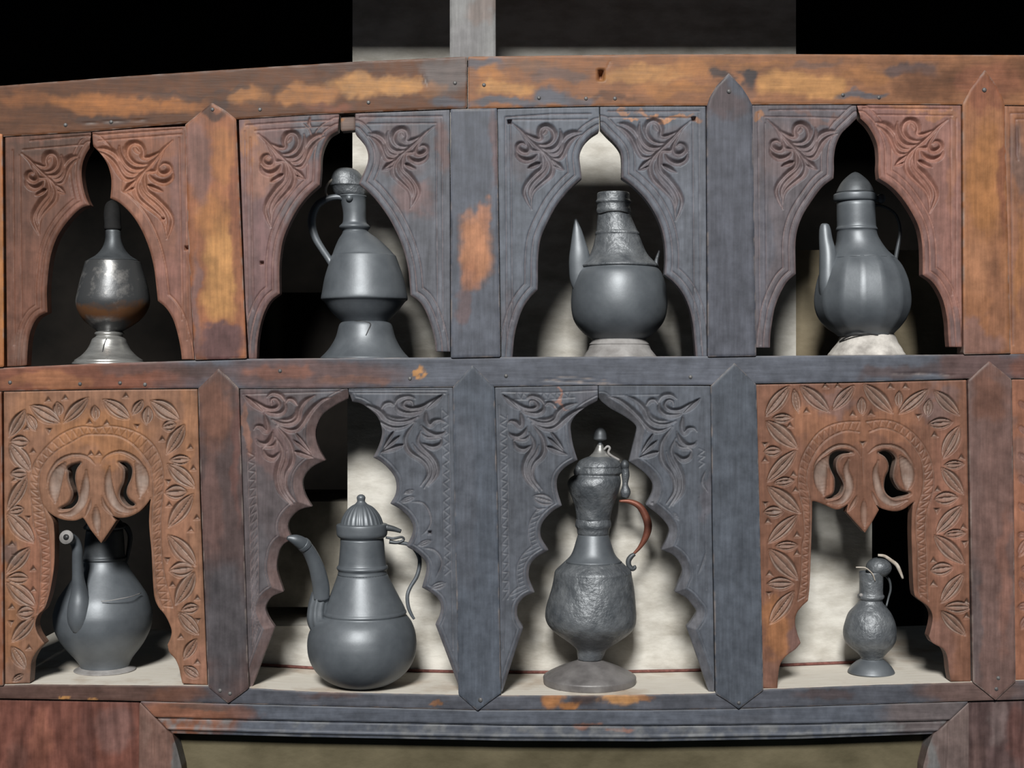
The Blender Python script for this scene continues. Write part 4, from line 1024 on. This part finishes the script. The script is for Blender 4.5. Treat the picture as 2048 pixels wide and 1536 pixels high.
mm = add(nt, 'ShaderNodeMath', operation='PINGPONG'); mm.inputs[1].default_value = 0.5; nt.links.new(mr.outputs[0], mm.inputs[0])
m2 = add(nt, 'ShaderNodeMath', operation='MULTIPLY_ADD'); nt.links.new(mm.outputs[0], m2.inputs[0]); m2.inputs[1].default_value = 0.9; nt.links.new(g, m2.inputs[2])
base = mixc(nt, ramp(nt, g2, 0.5, (0, 0, 0), 0.68, (1, 1, 1)), (0.085, 0.088, 0.092), (0.30, 0.29, 0.28))
base = mixc(nt, ramp(nt, m2.outputs[0], 0.70, (0, 0, 0), 0.84, (1, 1, 1)), base, (0.22, 0.105, 0.05))
nt.links.new(base, p.inputs['Base Color']); p.inputs['Metallic'].default_value = 0.5; p.inputs['Roughness'].default_value = 0.4
bump(nt, p, g2, 0.001, 0.4)
RUSTPOT = m

class Pot:
    def __init__(self, name, fr, dep, base_x, shelf_tab, bottom, label, cat, flat_bottom=True):
        """fr: measuring frame; dep: depth of the axis; bottom: lowest profile row in the frame"""
        self.fr, self.dep = fr, dep
        s0 = fr([(0, 0)])[0]; s1 = fr([(1, 0)])[0]; self.k = s1[0] - s0[0]
        kk = kd(dep)
        self.kk = kk
        x, y = fr([(base_x, bottom)])[0]
        # shelf height under the pot
        xw = (x - CX) * kk + CX
        zs = (CY - top_y(shelf_tab, xw)) * S
        zb = (CY - y) * S * kk
        self.dz = zs - zb + 0.0001
        self.root = empty(name, ((x - CX) * S * kk, dep * S, zs))
        tag(self.root, label, cat)
    def pt(self, zx, zy, fwd=0.0):
        """frame point, fwd = distance towards the viewer in frame units"""
        x, y = self.fr([(zx, zy)])[0]
        dp = self.dep - fwd * self.k * self.kk
        kk = kd(dp)
        return np.array(((x - CX) * S * kk, dp * S, (CY - y) * S * kk + self.dz))
    def lathe(self, name, prof, mat, n=48, parent=None, facets=0, ribs=0, dent=0.0, sq=1.0, cap=True):
        v, f = [], []
        # refine profile
        P = cr(prof, 3) if len(prof) > 4 and prof[0] is not None else prof
        rng = np.random.RandomState(len(prof))
        ph = rng.rand(6) * 6.28
        for (zy, hw, cx) in P:
            c = self.pt(cx, zy)
            r = max(hw, 0.5) * self.k * self.kk * S
            for i in range(n):
                a = 2 * math.pi * i / n
                rr = r
                if facets:
                    w_ = 2 * math.pi / facets
                    rr = r * math.cos(w_ / 2) / math.cos((a % w_) - w_ / 2) * 1.012
                if ribs:
                    rr = r * (0.93 + 0.07 * abs(math.sin(a * ribs / 2)))
                if dent:
                    rr *= 1 + dent * (math.sin(3 * a + ph[0] + zy * 0.011) * 0.5 + math.sin(5 * a + ph[1] - zy * 0.017) * 0.35 + math.sin(9 * a + zy * 0.03 + ph[2]) * 0.25)
                v.append(c + np.array((rr * math.cos(a), rr * math.sin(a) * sq, 0)))
        m_ = len(P)
        for j in range(m_ - 1):
            for i in range(n):
                f.append((j * n + i, (j + 1) * n + i, (j + 1) * n + (i + 1) % n, j * n + (i + 1) % n))
        if cap:
            f.append(tuple(range(n))); f.append(tuple(range((m_ - 1) * n, m_ * n))[::-1])
        return mesh_obj(name, v, f, mat, parent or self.root)
    def tube(self, name, path, mat, n=12, parent=None, flat=1.0, ribs=0):
        """path rows: x, y, half width, forward offset"""
        P = cr([(a, b, c_, d_) for a, b, c_, d_ in path], 5)
        pts = [self.pt(a, b, d_) for a, b, c_, d_ in P]
        rs = [max(c_, 0.5) * self.k * self.kk * S for a, b, c_, d_ in P]
        v, f = [], []
        up = np.array((0, 1.0, 0))
        for i, q in enumerate(pts):
            t = pts[min(i + 1, len(pts) - 1)] - pts[max(i - 1, 0)]
            t = t / (np.linalg.norm(t) + 1e-12)
            u = np.cross(t, up)
            if np.linalg.norm(u) < 1e-6: u = np.array((1.0, 0, 0))
            u /= np.linalg.norm(u)
            w_ = np.cross(u, t)
            for k in range(n):
                a = 2 * math.pi * k / n
                rr = rs[i] * ((0.92 + 0.08 * math.cos(a * ribs)) if ribs else 1)
                v.append(q + u * rr * math.cos(a) + w_ * rr * math.sin(a) * flat)
        for j in range(len(pts) - 1):
            for k in range(n):
                f.append((j * n + k, j * n + (k + 1) % n, (j + 1) * n + (k + 1) % n, (j + 1) * n + k))
        f.append(tuple(range(n))[::-1]); f.append(tuple(range((len(pts) - 1) * n, len(pts) * n)))
        return mesh_obj(name, v, f, mat, parent or self.root)
    def ball(self, name, x, y, r, mat, fwd=0, sy=1.0, parent=None):
        prof = [(y - r * sy * math.cos(a), r * math.sin(a), x) for a in np.linspace(0.05, math.pi - 0.05, 9)]
        o = self.lathe(name, prof, mat, 20, parent)
        if fwd:
            for vv in o.data.vertices:
                vv.co.y -= fwd * self.k * self.kk * S
        return o

# upper row ---------------------------------------------------------
q = zf(130, 380, 4.267)
P = Pot('flask', q, 115, 375, rm_top, 1482, 'patchy copper flask with a bright tin foot, in the first upper niche', 'flask')
P.lathe('body', [(592, 190, 412), (606, 228, 412), (622, 234, 412), (700, 255, 412), (800, 283, 412), (900, 302, 412), (955, 306, 411), (1005, 295, 408), (1060, 268, 404), (1110, 228, 398), (1155, 172, 392), (1190, 118, 385), (1206, 100, 382)], RUSTPOT, dent=0.006)
P.lathe('neck', [(330, 62, 410), (400, 66, 412), (450, 76, 412), (500, 98, 412), (550, 140, 412), (580, 185, 412), (597, 216, 412)], DULL)  # darker metal carries the arch shadow on the neck in its colour
P.lathe('lid', [(80, 8, 400), (100, 40, 400), (140, 62, 402), (210, 70, 404), (280, 68, 407), (325, 72, 409), (338, 62, 410)], SHADEBLACK)
P.lathe('foot', [(1198, 98, 380), (1210, 118, 379), (1224, 122, 379), (1238, 108, 378), (1252, 120, 377), (1268, 140, 376), (1310, 156, 375), (1360, 184, 375), (1405, 226, 375), (1432, 262, 375), (1445, 282, 375), (1458, 286, 375), (1466, 300, 375), (1482, 304, 375)], PEWTER)
P.tube('seam', [(355, 1262, 5, 140), (335, 1310, 5, 158), (318, 1390, 5, 205)], WIRE, 6)

q = zf(600, 310, 3.657)
P = Pot('ewer', q, 118, 475, rm_top, 1492, 'grey ewer with a bowed handle, wide shoulder and flared foot, in the second upper niche', 'ewer')
P.lathe('body', [(560, 92, 405), (580, 108, 415), (620, 148, 430), (680, 194, 450), (733, 228, 465), (742, 236, 466), (800, 256, 468), (900, 288, 470), (1000, 308, 472), (1045, 316, 472), (1062, 312, 472), (1078, 292, 472), (1150, 240, 472), (1200, 190, 474), (1228, 165, 478)], SOOTPOT)
P.lathe('neck', [(300, 108, 378), (330, 94, 388), (400, 86, 398), (450, 84, 400), (495, 88, 400), (510, 100, 400), (525, 113, 400), (540, 108, 401), (552, 94, 404), (566, 94, 408)], SOOTPOT)
L = P.lathe('lid', [(95, 20, 332), (104, 62, 335), (130, 96, 338), (170, 116, 342), (215, 128, 347), (228, 130, 350), (240, 122, 354), (290, 112, 370), (305, 100, 376)], SOOTPOT2, dent=0.02)
P.tube('lid_strap', [(205, 315, 8, 20), (188, 270, 9, 30), (200, 220, 10, 40), (240, 180, 10, 60), (300, 150, 9, 70), (350, 140, 8, 70)], CORD, 8, L)
P.lathe('foot', [(1214, 158, 480), (1230, 182, 480), (1255, 196, 480), (1330, 216, 480), (1400, 252, 478), (1450, 290, 476), (1482, 322, 475), (1492, 324, 475)], SOOTPOT)
P.tube('foot_rim_wire', [(310, 1222, 4, 60), (400, 1216, 4, 158), (480, 1222, 4, 178), (515, 1238, 5, 185), (500, 1280, 4, 200), (482, 1320, 3, 215)], WIRE, 6)
P.tube('handle', [(335, 350, 20, 40), (318, 318, 21, 40), (270, 308, 22, 40), (200, 322, 24, 40), (130, 365, 27, 40), (92, 440, 30, 40), (88, 520, 30, 40), (115, 610, 28, 40), (162, 690, 26, 40), (212, 765, 26, 40), (238, 820, 24, 60), (235, 900, 20, 90), (216, 1000, 12, 120)], SOOTPOT, 14)
P.ball('knob', 372, 328, 27, SOOTPOT, 90)

q = zf(1120, 370, 4.267)
P = Pot('ewer', q, 122, 512, rm_top, 1478, 'open topped ewer with a round belly and a broken handle, in the third upper niche', 'ewer')
P.lathe('body', [(704, 334, 505), (716, 328, 505), (760, 362, 505), (850, 393, 505), (950, 408, 505), (1040, 410, 505), (1130, 396, 504), (1200, 364, 503), (1270, 302, 502), (1310, 245, 501), (1335, 210, 501)], SOOTPOT)
nk = P.lathe('neck', [(120, 118, 455), (78, 122, 455), (72, 132, 455), (84, 138, 455), (128, 141, 456), (142, 149, 456), (158, 150, 457), (172, 142, 457), (200, 142, 458), (218, 147, 458), (240, 146, 460), (262, 142, 463), (300, 150, 468), (360, 166, 478), (402, 178, 487), (412, 187, 488), (428, 189, 490), (440, 187, 490), (480, 200, 493), (540, 219, 497), (600, 247, 500), (650, 290, 503), (686, 328, 505), (698, 338, 505), (712, 334, 505)], SOOTPOT2)
P.tube('neck_wire', [(318, 248, 4, 0), (350, 246, 4, 90), (420, 228, 4, 140), (500, 226, 4, 146), (570, 240, 4, 110), (606, 256, 4, 10)], WIRE, 6, nk)
P.lathe('foot', [(1298, 190, 500), (1306, 216, 500), (1350, 244, 505), (1364, 256, 505), (1372, 252, 506), (1384, 258, 507), (1410, 268, 508), (1440, 290, 510), (1462, 306, 512), (1478, 318, 512)], GREYFOOT)
P.tube('spout', [(215, 940, 70, 60), (180, 820, 92, 60), (168, 700, 92, 60), (165, 600, 86, 60), (156, 490, 62, 60), (146, 390, 38, 60), (132, 295, 8, 60)], SOOTPOT, 16, flat=0.6)
P.tube('handle_stub', [(850, 775, 12, 0), (828, 720, 16, 0), (822, 660, 16, 0), (835, 610, 14, 0), (850, 565, 10, 0)], SOOTPOT2, 10)

q = zf(1610, 330, 3.938)
P = Pot('coffee_pot', q, 118, 484, rm_top, 1502, 'faceted domed coffee pot with an ash white foot, in the fourth upper niche', 'coffee pot')
P.lathe('body', [(728, 258, 444), (738, 266, 445), (800, 310, 448), (900, 350, 450), (1000, 370, 450), (1080, 375, 450), (1150, 364, 450), (1220, 332, 452), (1280, 282, 458), (1320, 232, 468), (1345, 212, 474)], SOOTPOT, 84, facets=14)
P.lathe('neck', [(282, 148, 400), (400, 150, 402), (478, 151, 405), (494, 158, 406), (508, 161, 408), (522, 154, 408), (560, 160, 412), (620, 181, 425), (680, 216, 435), (724, 256, 443), (736, 264, 444)], SOOTPOT)
L = P.lathe('lid', [(52, 6, 395), (62, 30, 395), (90, 66, 395), (130, 105, 395), (180, 134, 395), (220, 148, 393)], DULL)
P.lathe('rim', [(222, 150, 393), (228, 162, 392), (244, 166, 392), (276, 164, 392), (288, 154, 393)], SOOTPOT, parent=L)
P.tube('hinge_rod', [(520, 266, 26, 20), (560, 264, 28, 10), (585, 262, 30, 0)], SOOTPOT, 14, L)
P.ball('hinge_knob', 594, 262, 40, SOOTPOT, 0, parent=L)
P.lathe('foot', [(1322, 188, 490), (1336, 208, 490), (1372, 224, 490), (1402, 238, 488), (1440, 266, 486), (1470, 284, 484), (1488, 298, 484), (1502, 300, 484)], ASHEN, dent=0.02)
P.tube('foot_string', [(275, 1388, 7, 60), (330, 1352, 7, 150), (420, 1326, 7, 212), (520, 1326, 7, 215), (600, 1350, 8, 195), (680, 1362, 8, 120), (716, 1372, 8, 20)], WIRE, 8)
P.tube('spout', [(178, 1080, 50, 90), (180, 960, 68, 110), (182, 830, 70, 100), (180, 700, 66, 80), (164, 590, 54, 60), (157, 510, 46, 50), (155, 470, 34, 50), (155, 458, 20, 50)], SOOTPOT, 16)
P.tube('handle', [(545, 312, 13, 0), (600, 318, 12, 0), (660, 342, 11, 0), (712, 385, 12, -20), (742, 460, 13, -20), (748, 540, 14, -10), (735, 620, 16, 0), (718, 710, 17, 0), (705, 800, 16, 0)], DULL, 10)

# lower row ---------------------------------------------------------
q = zf(90, 1010, 4.267)
P = Pot('coffee_pot', q, 147, 512, rb_top, 1412, 'pear shaped black coffee pot on a ring foot, behind the orange brown pierced panel', 'coffee pot')
P.lathe('body', [(470, 178, 507), (500, 186, 507), (560, 216, 505), (640, 270, 503), (720, 325, 500), (800, 374, 497), (900, 405, 495), (960, 410, 495), (1050, 400, 496), (1150, 356, 498), (1230, 302, 502), (1300, 244, 506), (1350, 212, 510), (1385, 200, 512)], SOOTPOT)
P.lathe('neck', [(200, 150, 510), (300, 162, 508), (400, 168, 507), (440, 172, 507), (452, 184, 507), (466, 186, 507), (478, 178, 507)], DULL)
P.lathe('lid', [(60, 20, 510), (90, 50, 510), (130, 120, 510), (170, 160, 510), (190, 176, 510), (204, 172, 510)], DULL)
P.lathe('foot', [(1376, 196, 512), (1388, 222, 512), (1400, 250, 512), (1407, 258, 512), (1412, 256, 512)], GREYFOOT)
sp = P.tube('spout', [(290, 1080, 60, 330), (288, 980, 92, 345), (294, 860, 92, 340), (292, 740, 66, 345), (282, 620, 48, 370), (278, 500, 44, 395), (278, 400, 44, 415), (264, 335, 42, 425), (238, 300, 42, 445), (206, 284, 43, 490), (184, 281, 46, 535)], SOOTPOT, 18)
P.tube('spout_lip', [(190, 282, 48, 522), (183, 281, 58, 538), (180, 280, 56, 546)], GREYFOOT, 18, sp)
P.tube('spout_hole_plug', [(184, 280, 24, 540), (178, 279, 24, 552)], WIRE, 12, sp)  # solid dark plug, shade inside the spout mouth put into its colour
P.tube('handle', [(620, 165, 24, -40), (690, 190, 24, -50), (725, 260, 22, -60), (722, 340, 20, -60), (708, 420, 18, -50), (690, 500, 14, -20)], DULL, 10)
P.tube('seam', [(480, 828, 3.4, 376), (560, 820, 3.4, 374), (660, 802, 3.4, 338), (740, 785, 3.4, 266), (818, 757, 3.4, 112)], GREYFOOT, 6)

q = zf(560, 980, 3.657)
P = Pot('coffee_pot', q, 62, 600, rb_top, 1462, 'big bellied grey coffee pot with a ribbed melon lid', 'coffee pot')
P.lathe('body', [(640, 180, 604), (700, 205, 608), (800, 250, 615), (880, 287, 620), (904, 296, 620), (914, 303, 620), (926, 306, 619), (938, 303, 617), (960, 325, 612), (1000, 358, 607), (1060, 385, 602), (1110, 395, 600), (1160, 398, 600), (1230, 390, 600), (1300, 364, 600), (1360, 320, 600), (1410, 258, 600), (1445, 190, 600), (1462, 130, 600)], SOOTPOT, 64)
P.lathe('neck', [(385, 158, 600), (420, 160, 602), (500, 166, 602), (570, 174, 603), (582, 182, 603), (594, 188, 603), (606, 184, 603), (618, 176, 603), (645, 182, 604)], SOOTPOT)
L = P.lathe('lid', [(132, 50, 594), (150, 82, 595), (180, 112, 596), (220, 138, 597), (255, 151, 598), (278, 156, 599)], SOOTPOT, 96, ribs=24)
P.lathe('lid_rim', [(272, 150, 600), (276, 178, 600), (286, 187, 600), (330, 186, 600), (350, 184, 600), (366, 176, 600), (380, 158, 600), (390, 150, 600)], SOOTPOT, parent=L)
P.lathe('finial', [(60, 10, 593), (68, 24, 593), (82, 32, 593), (98, 30, 593), (112, 30, 593), (128, 44, 594), (142, 60, 594)], SOOTPOT, 24, parent=L)
P.tube('spout_sleeve', [(310, 1080, 60, 40), (280, 990, 80, 60), (277, 900, 76, 60), (290, 830, 72, 60), (300, 792, 70, 60)], SOOTPOT, 36, ribs=9)
P.tube('spout', [(300, 820, 62, 70), (300, 740, 62, 90), (285, 660, 60, 120), (262, 580, 55, 150), (225, 498, 50, 190), (186, 440, 47, 230), (150, 412, 46, 260), (112, 392, 38, 285), (75, 382, 24, 300), (52, 380, 12, 310)], SOOTPOT, 18)
P.tube('spout_band', [(188, 446, 50, 228), (176, 430, 52, 238), (164, 420, 50, 248)], SOOTPOT, 18)
P.tube('hinge', [(770, 300, 26, 20), (830, 312, 20, 10), (885, 330, 14, 0)], DULL, 10)
P.tube('hinge_wire', [(775, 375, 9, 20), (830, 382, 10, 30), (890, 372, 9, 10), (905, 392, 9, 0), (860, 412, 12, 10), (800, 405, 16, 10)], DULL, 10)
P.tube('handle', [(860, 410, 14, 0), (950, 430, 14, -20), (1010, 500, 15, -30), (1022, 570, 15, -30), (1000, 660, 15, -20), (955, 735, 14, -10), (932, 800, 14, 0), (938, 880, 14, 0), (962, 940, 12, 0), (982, 972, 9, 0)], SOOTPOT, 10)

q = zf(1060, 840, 2.743)
P = Pot('ewer', q, 112, 327, rb_top, 1432, 'tall dented ewer with an acorn finial, copper red handle and wide disc foot', 'ewer')
P.lathe('body', [(760, 152, 347), (805, 200, 347), (820, 210, 347), (832, 212, 346), (900, 224, 344), (1000, 244, 334), (1050, 250, 333), (1082, 248, 334), (1112, 238, 338), (1150, 206, 344), (1200, 138, 345), (1240, 86, 338), (1275, 74, 333), (1300, 66, 328)], SOOTPOT2, 64, dent=0.010)
P.lathe('neck', [(612, 84, 347), (640, 92, 347), (700, 110, 347), (735, 128, 347), (765, 158, 347)], SOOTPOT)
P.lathe('collar', [(530, 92, 347), (545, 97, 347), (560, 99, 347), (572, 97, 347), (585, 90, 347), (605, 88, 347), (618, 84, 347)], SOOTPOT2)
P.lathe('upper_bowl', [(238, 122, 374), (262, 128, 374), (276, 130, 373), (288, 124, 370), (304, 138, 360), (335, 146, 353), (380, 135, 352), (420, 120, 353), (460, 106, 352), (505, 96, 349), (536, 92, 347)], SOOTPOT2, dent=0.02)
L = P.lathe('lid', [(186, 56, 383), (196, 84, 382), (210, 108, 380), (228, 120, 377), (244, 124, 374)], SOOTPOT2, dent=0.01)
P.lathe('finial', [(28, 5, 385), (38, 22, 385), (58, 33, 385), (80, 36, 385), (95, 36, 385), (100, 16, 385), (116, 12, 385), (126, 17, 385)], DULL, 24, parent=L)
P.lathe('finial_cone', [(122, 16, 385), (140, 24, 384), (165, 38, 384), (186, 58, 383), (194, 64, 383)], PEWTER, 24, parent=L)
P.tube('chain_loop', [(405, 150, 6, 20), (425, 132, 7, 20), (438, 142, 7, 20), (430, 165, 7, 20), (450, 185, 7, 20), (490, 208, 8, 10)], GREYFOOT, 8, L)
P.ball('hinge_block', 520, 236, 24, DULL, 0, 1.3)
P.tube('hinge_strap', [(520, 240, 20, 0), (524, 290, 22, 0), (522, 340, 16, 0), (524, 380, 28, 0), (520, 412, 20, 0)], SOOTPOT2, 12)
P.tube('side_stub', [(275, 250, 22, 60), (258, 268, 20, 60), (252, 290, 10, 60)], SOOTPOT2, 10)
P.tube('handle', [(490, 432, 6, 0), (545, 434, 13, 0), (598, 458, 18, 0), (632, 510, 21, 0), (648, 570, 22, 0), (634, 630, 18, 0), (602, 685, 11, 0), (568, 722, 7, 0)], COPPER, 14)['label'] = 'red copper crescent handle'
P.tube('handle_scroll', [(575, 722, 10, 0), (556, 735, 14, 0), (541, 758, 15, 0), (543, 785, 14, 0), (560, 803, 14, 0), (575, 798, 10, 0), (572, 785, 7, 0)], DULL, 10)
P.lathe('foot', [(1290, 56, 327), (1306, 70, 327), (1322, 110, 327), (1345, 168, 327), (1372, 224, 327), (1388, 249, 327), (1394, 254, 327), (1400, 255, 327), (1428, 252, 327), (1432, 246, 327)], DUSTFOOT, 64)

q = zf(1660, 1090, 5.483)
P = Pot('small_jug', q, 117, 452, rb_top, 1415, 'small dark round jug with its ball lid tipped back, in the lower right niche', 'jug')
P.lathe('body', [(618, 122, 445), (650, 136, 442), (700, 178, 442), (760, 228, 438), (850, 265, 440), (950, 285, 437), (1050, 278, 438), (1120, 240, 442), (1180, 178, 453), (1230, 132, 458), (1262, 118, 460)], SOOTPOT2, 48, dent=0.012)
P.lathe('neck', [(330, 118, 455), (310, 124, 452), (320, 130, 452), (400, 128, 452), (500, 127, 451), (552, 130, 450), (566, 142, 449), (582, 145, 448), (598, 140, 447), (616, 126, 446), (630, 122, 445)], SOOTPOT2)
L = P.ball('lid', 535, 262, 138, SOOTPOT2, 0, 0.8)
P.tube('lid_cord', [(525, 128, 14, 60), (600, 140, 18, 60), (672, 188, 20, 60), (730, 235, 22, 50), (765, 300, 20, 40), (800, 385, 12, 40)], CORD, 10, L)
P.tube('rim_wire', [(285, 262, 7, 90), (340, 262, 7, 110), (390, 268, 7, 130), (440, 305, 7, 140), (472, 345, 7, 140), (495, 410, 5, 140)], CORD, 8)
P.ball('collar_knob', 325, 558, 22, GREYFOOT, 60)
P.tube('handle', [(590, 330, 14, -60), (650, 400, 14, -60), (665, 500, 13, -60), (640, 600, 12, -60), (618, 690, 12, -40)], DULL, 8)
P.lathe('foot', [(1252, 110, 460), (1272, 128, 459), (1300, 168, 457), (1340, 212, 455), (1380, 240, 453), (1402, 252, 452), (1415, 250, 452)], SOOTPOT)

# ---- dark red cord lying where the shelf meets the plaster
v, f = [], []
cy_pts = [(490, 4), (560, 0), (700, 0), (900, 0), (1100, 0), (1300, 2), (1500, 0), (1750, 0)]
n = 8
RC = plain('dark_red_cord', (0.10, 0.035, 0.03), (0.2, 0.08, 0.065), 200, 0.7, 0, 0.3, 0)
cp = [(x, top_y(rb_top, (x - CX) * kd(WALLD - 6) + CX)) for x, _ in cr(cy_pts, 6)]
for (x, ytop) in cp:
    X = (x - CX) * kd(WALLD - 6) * S; Zc = (CY - ytop) * S + 3.4 * S
    for k in range(n):
        a = 2 * math.pi * k / n
        v.append((X, (WALLD - 7) * S + 3.2 * S * math.cos(a), Zc + 3.2 * S * math.sin(a)))
for j in range(len(cp) - 1):
    for k in range(n):
        f.append((j * n + k, (j + 1) * n + k, (j + 1) * n + (k + 1) % n, j * n + (k + 1) % n))
tag(mesh_obj('cord', v, f, RC), 'thin dark red cord lying along the foot of the plaster behind the lower pots', 'cord')
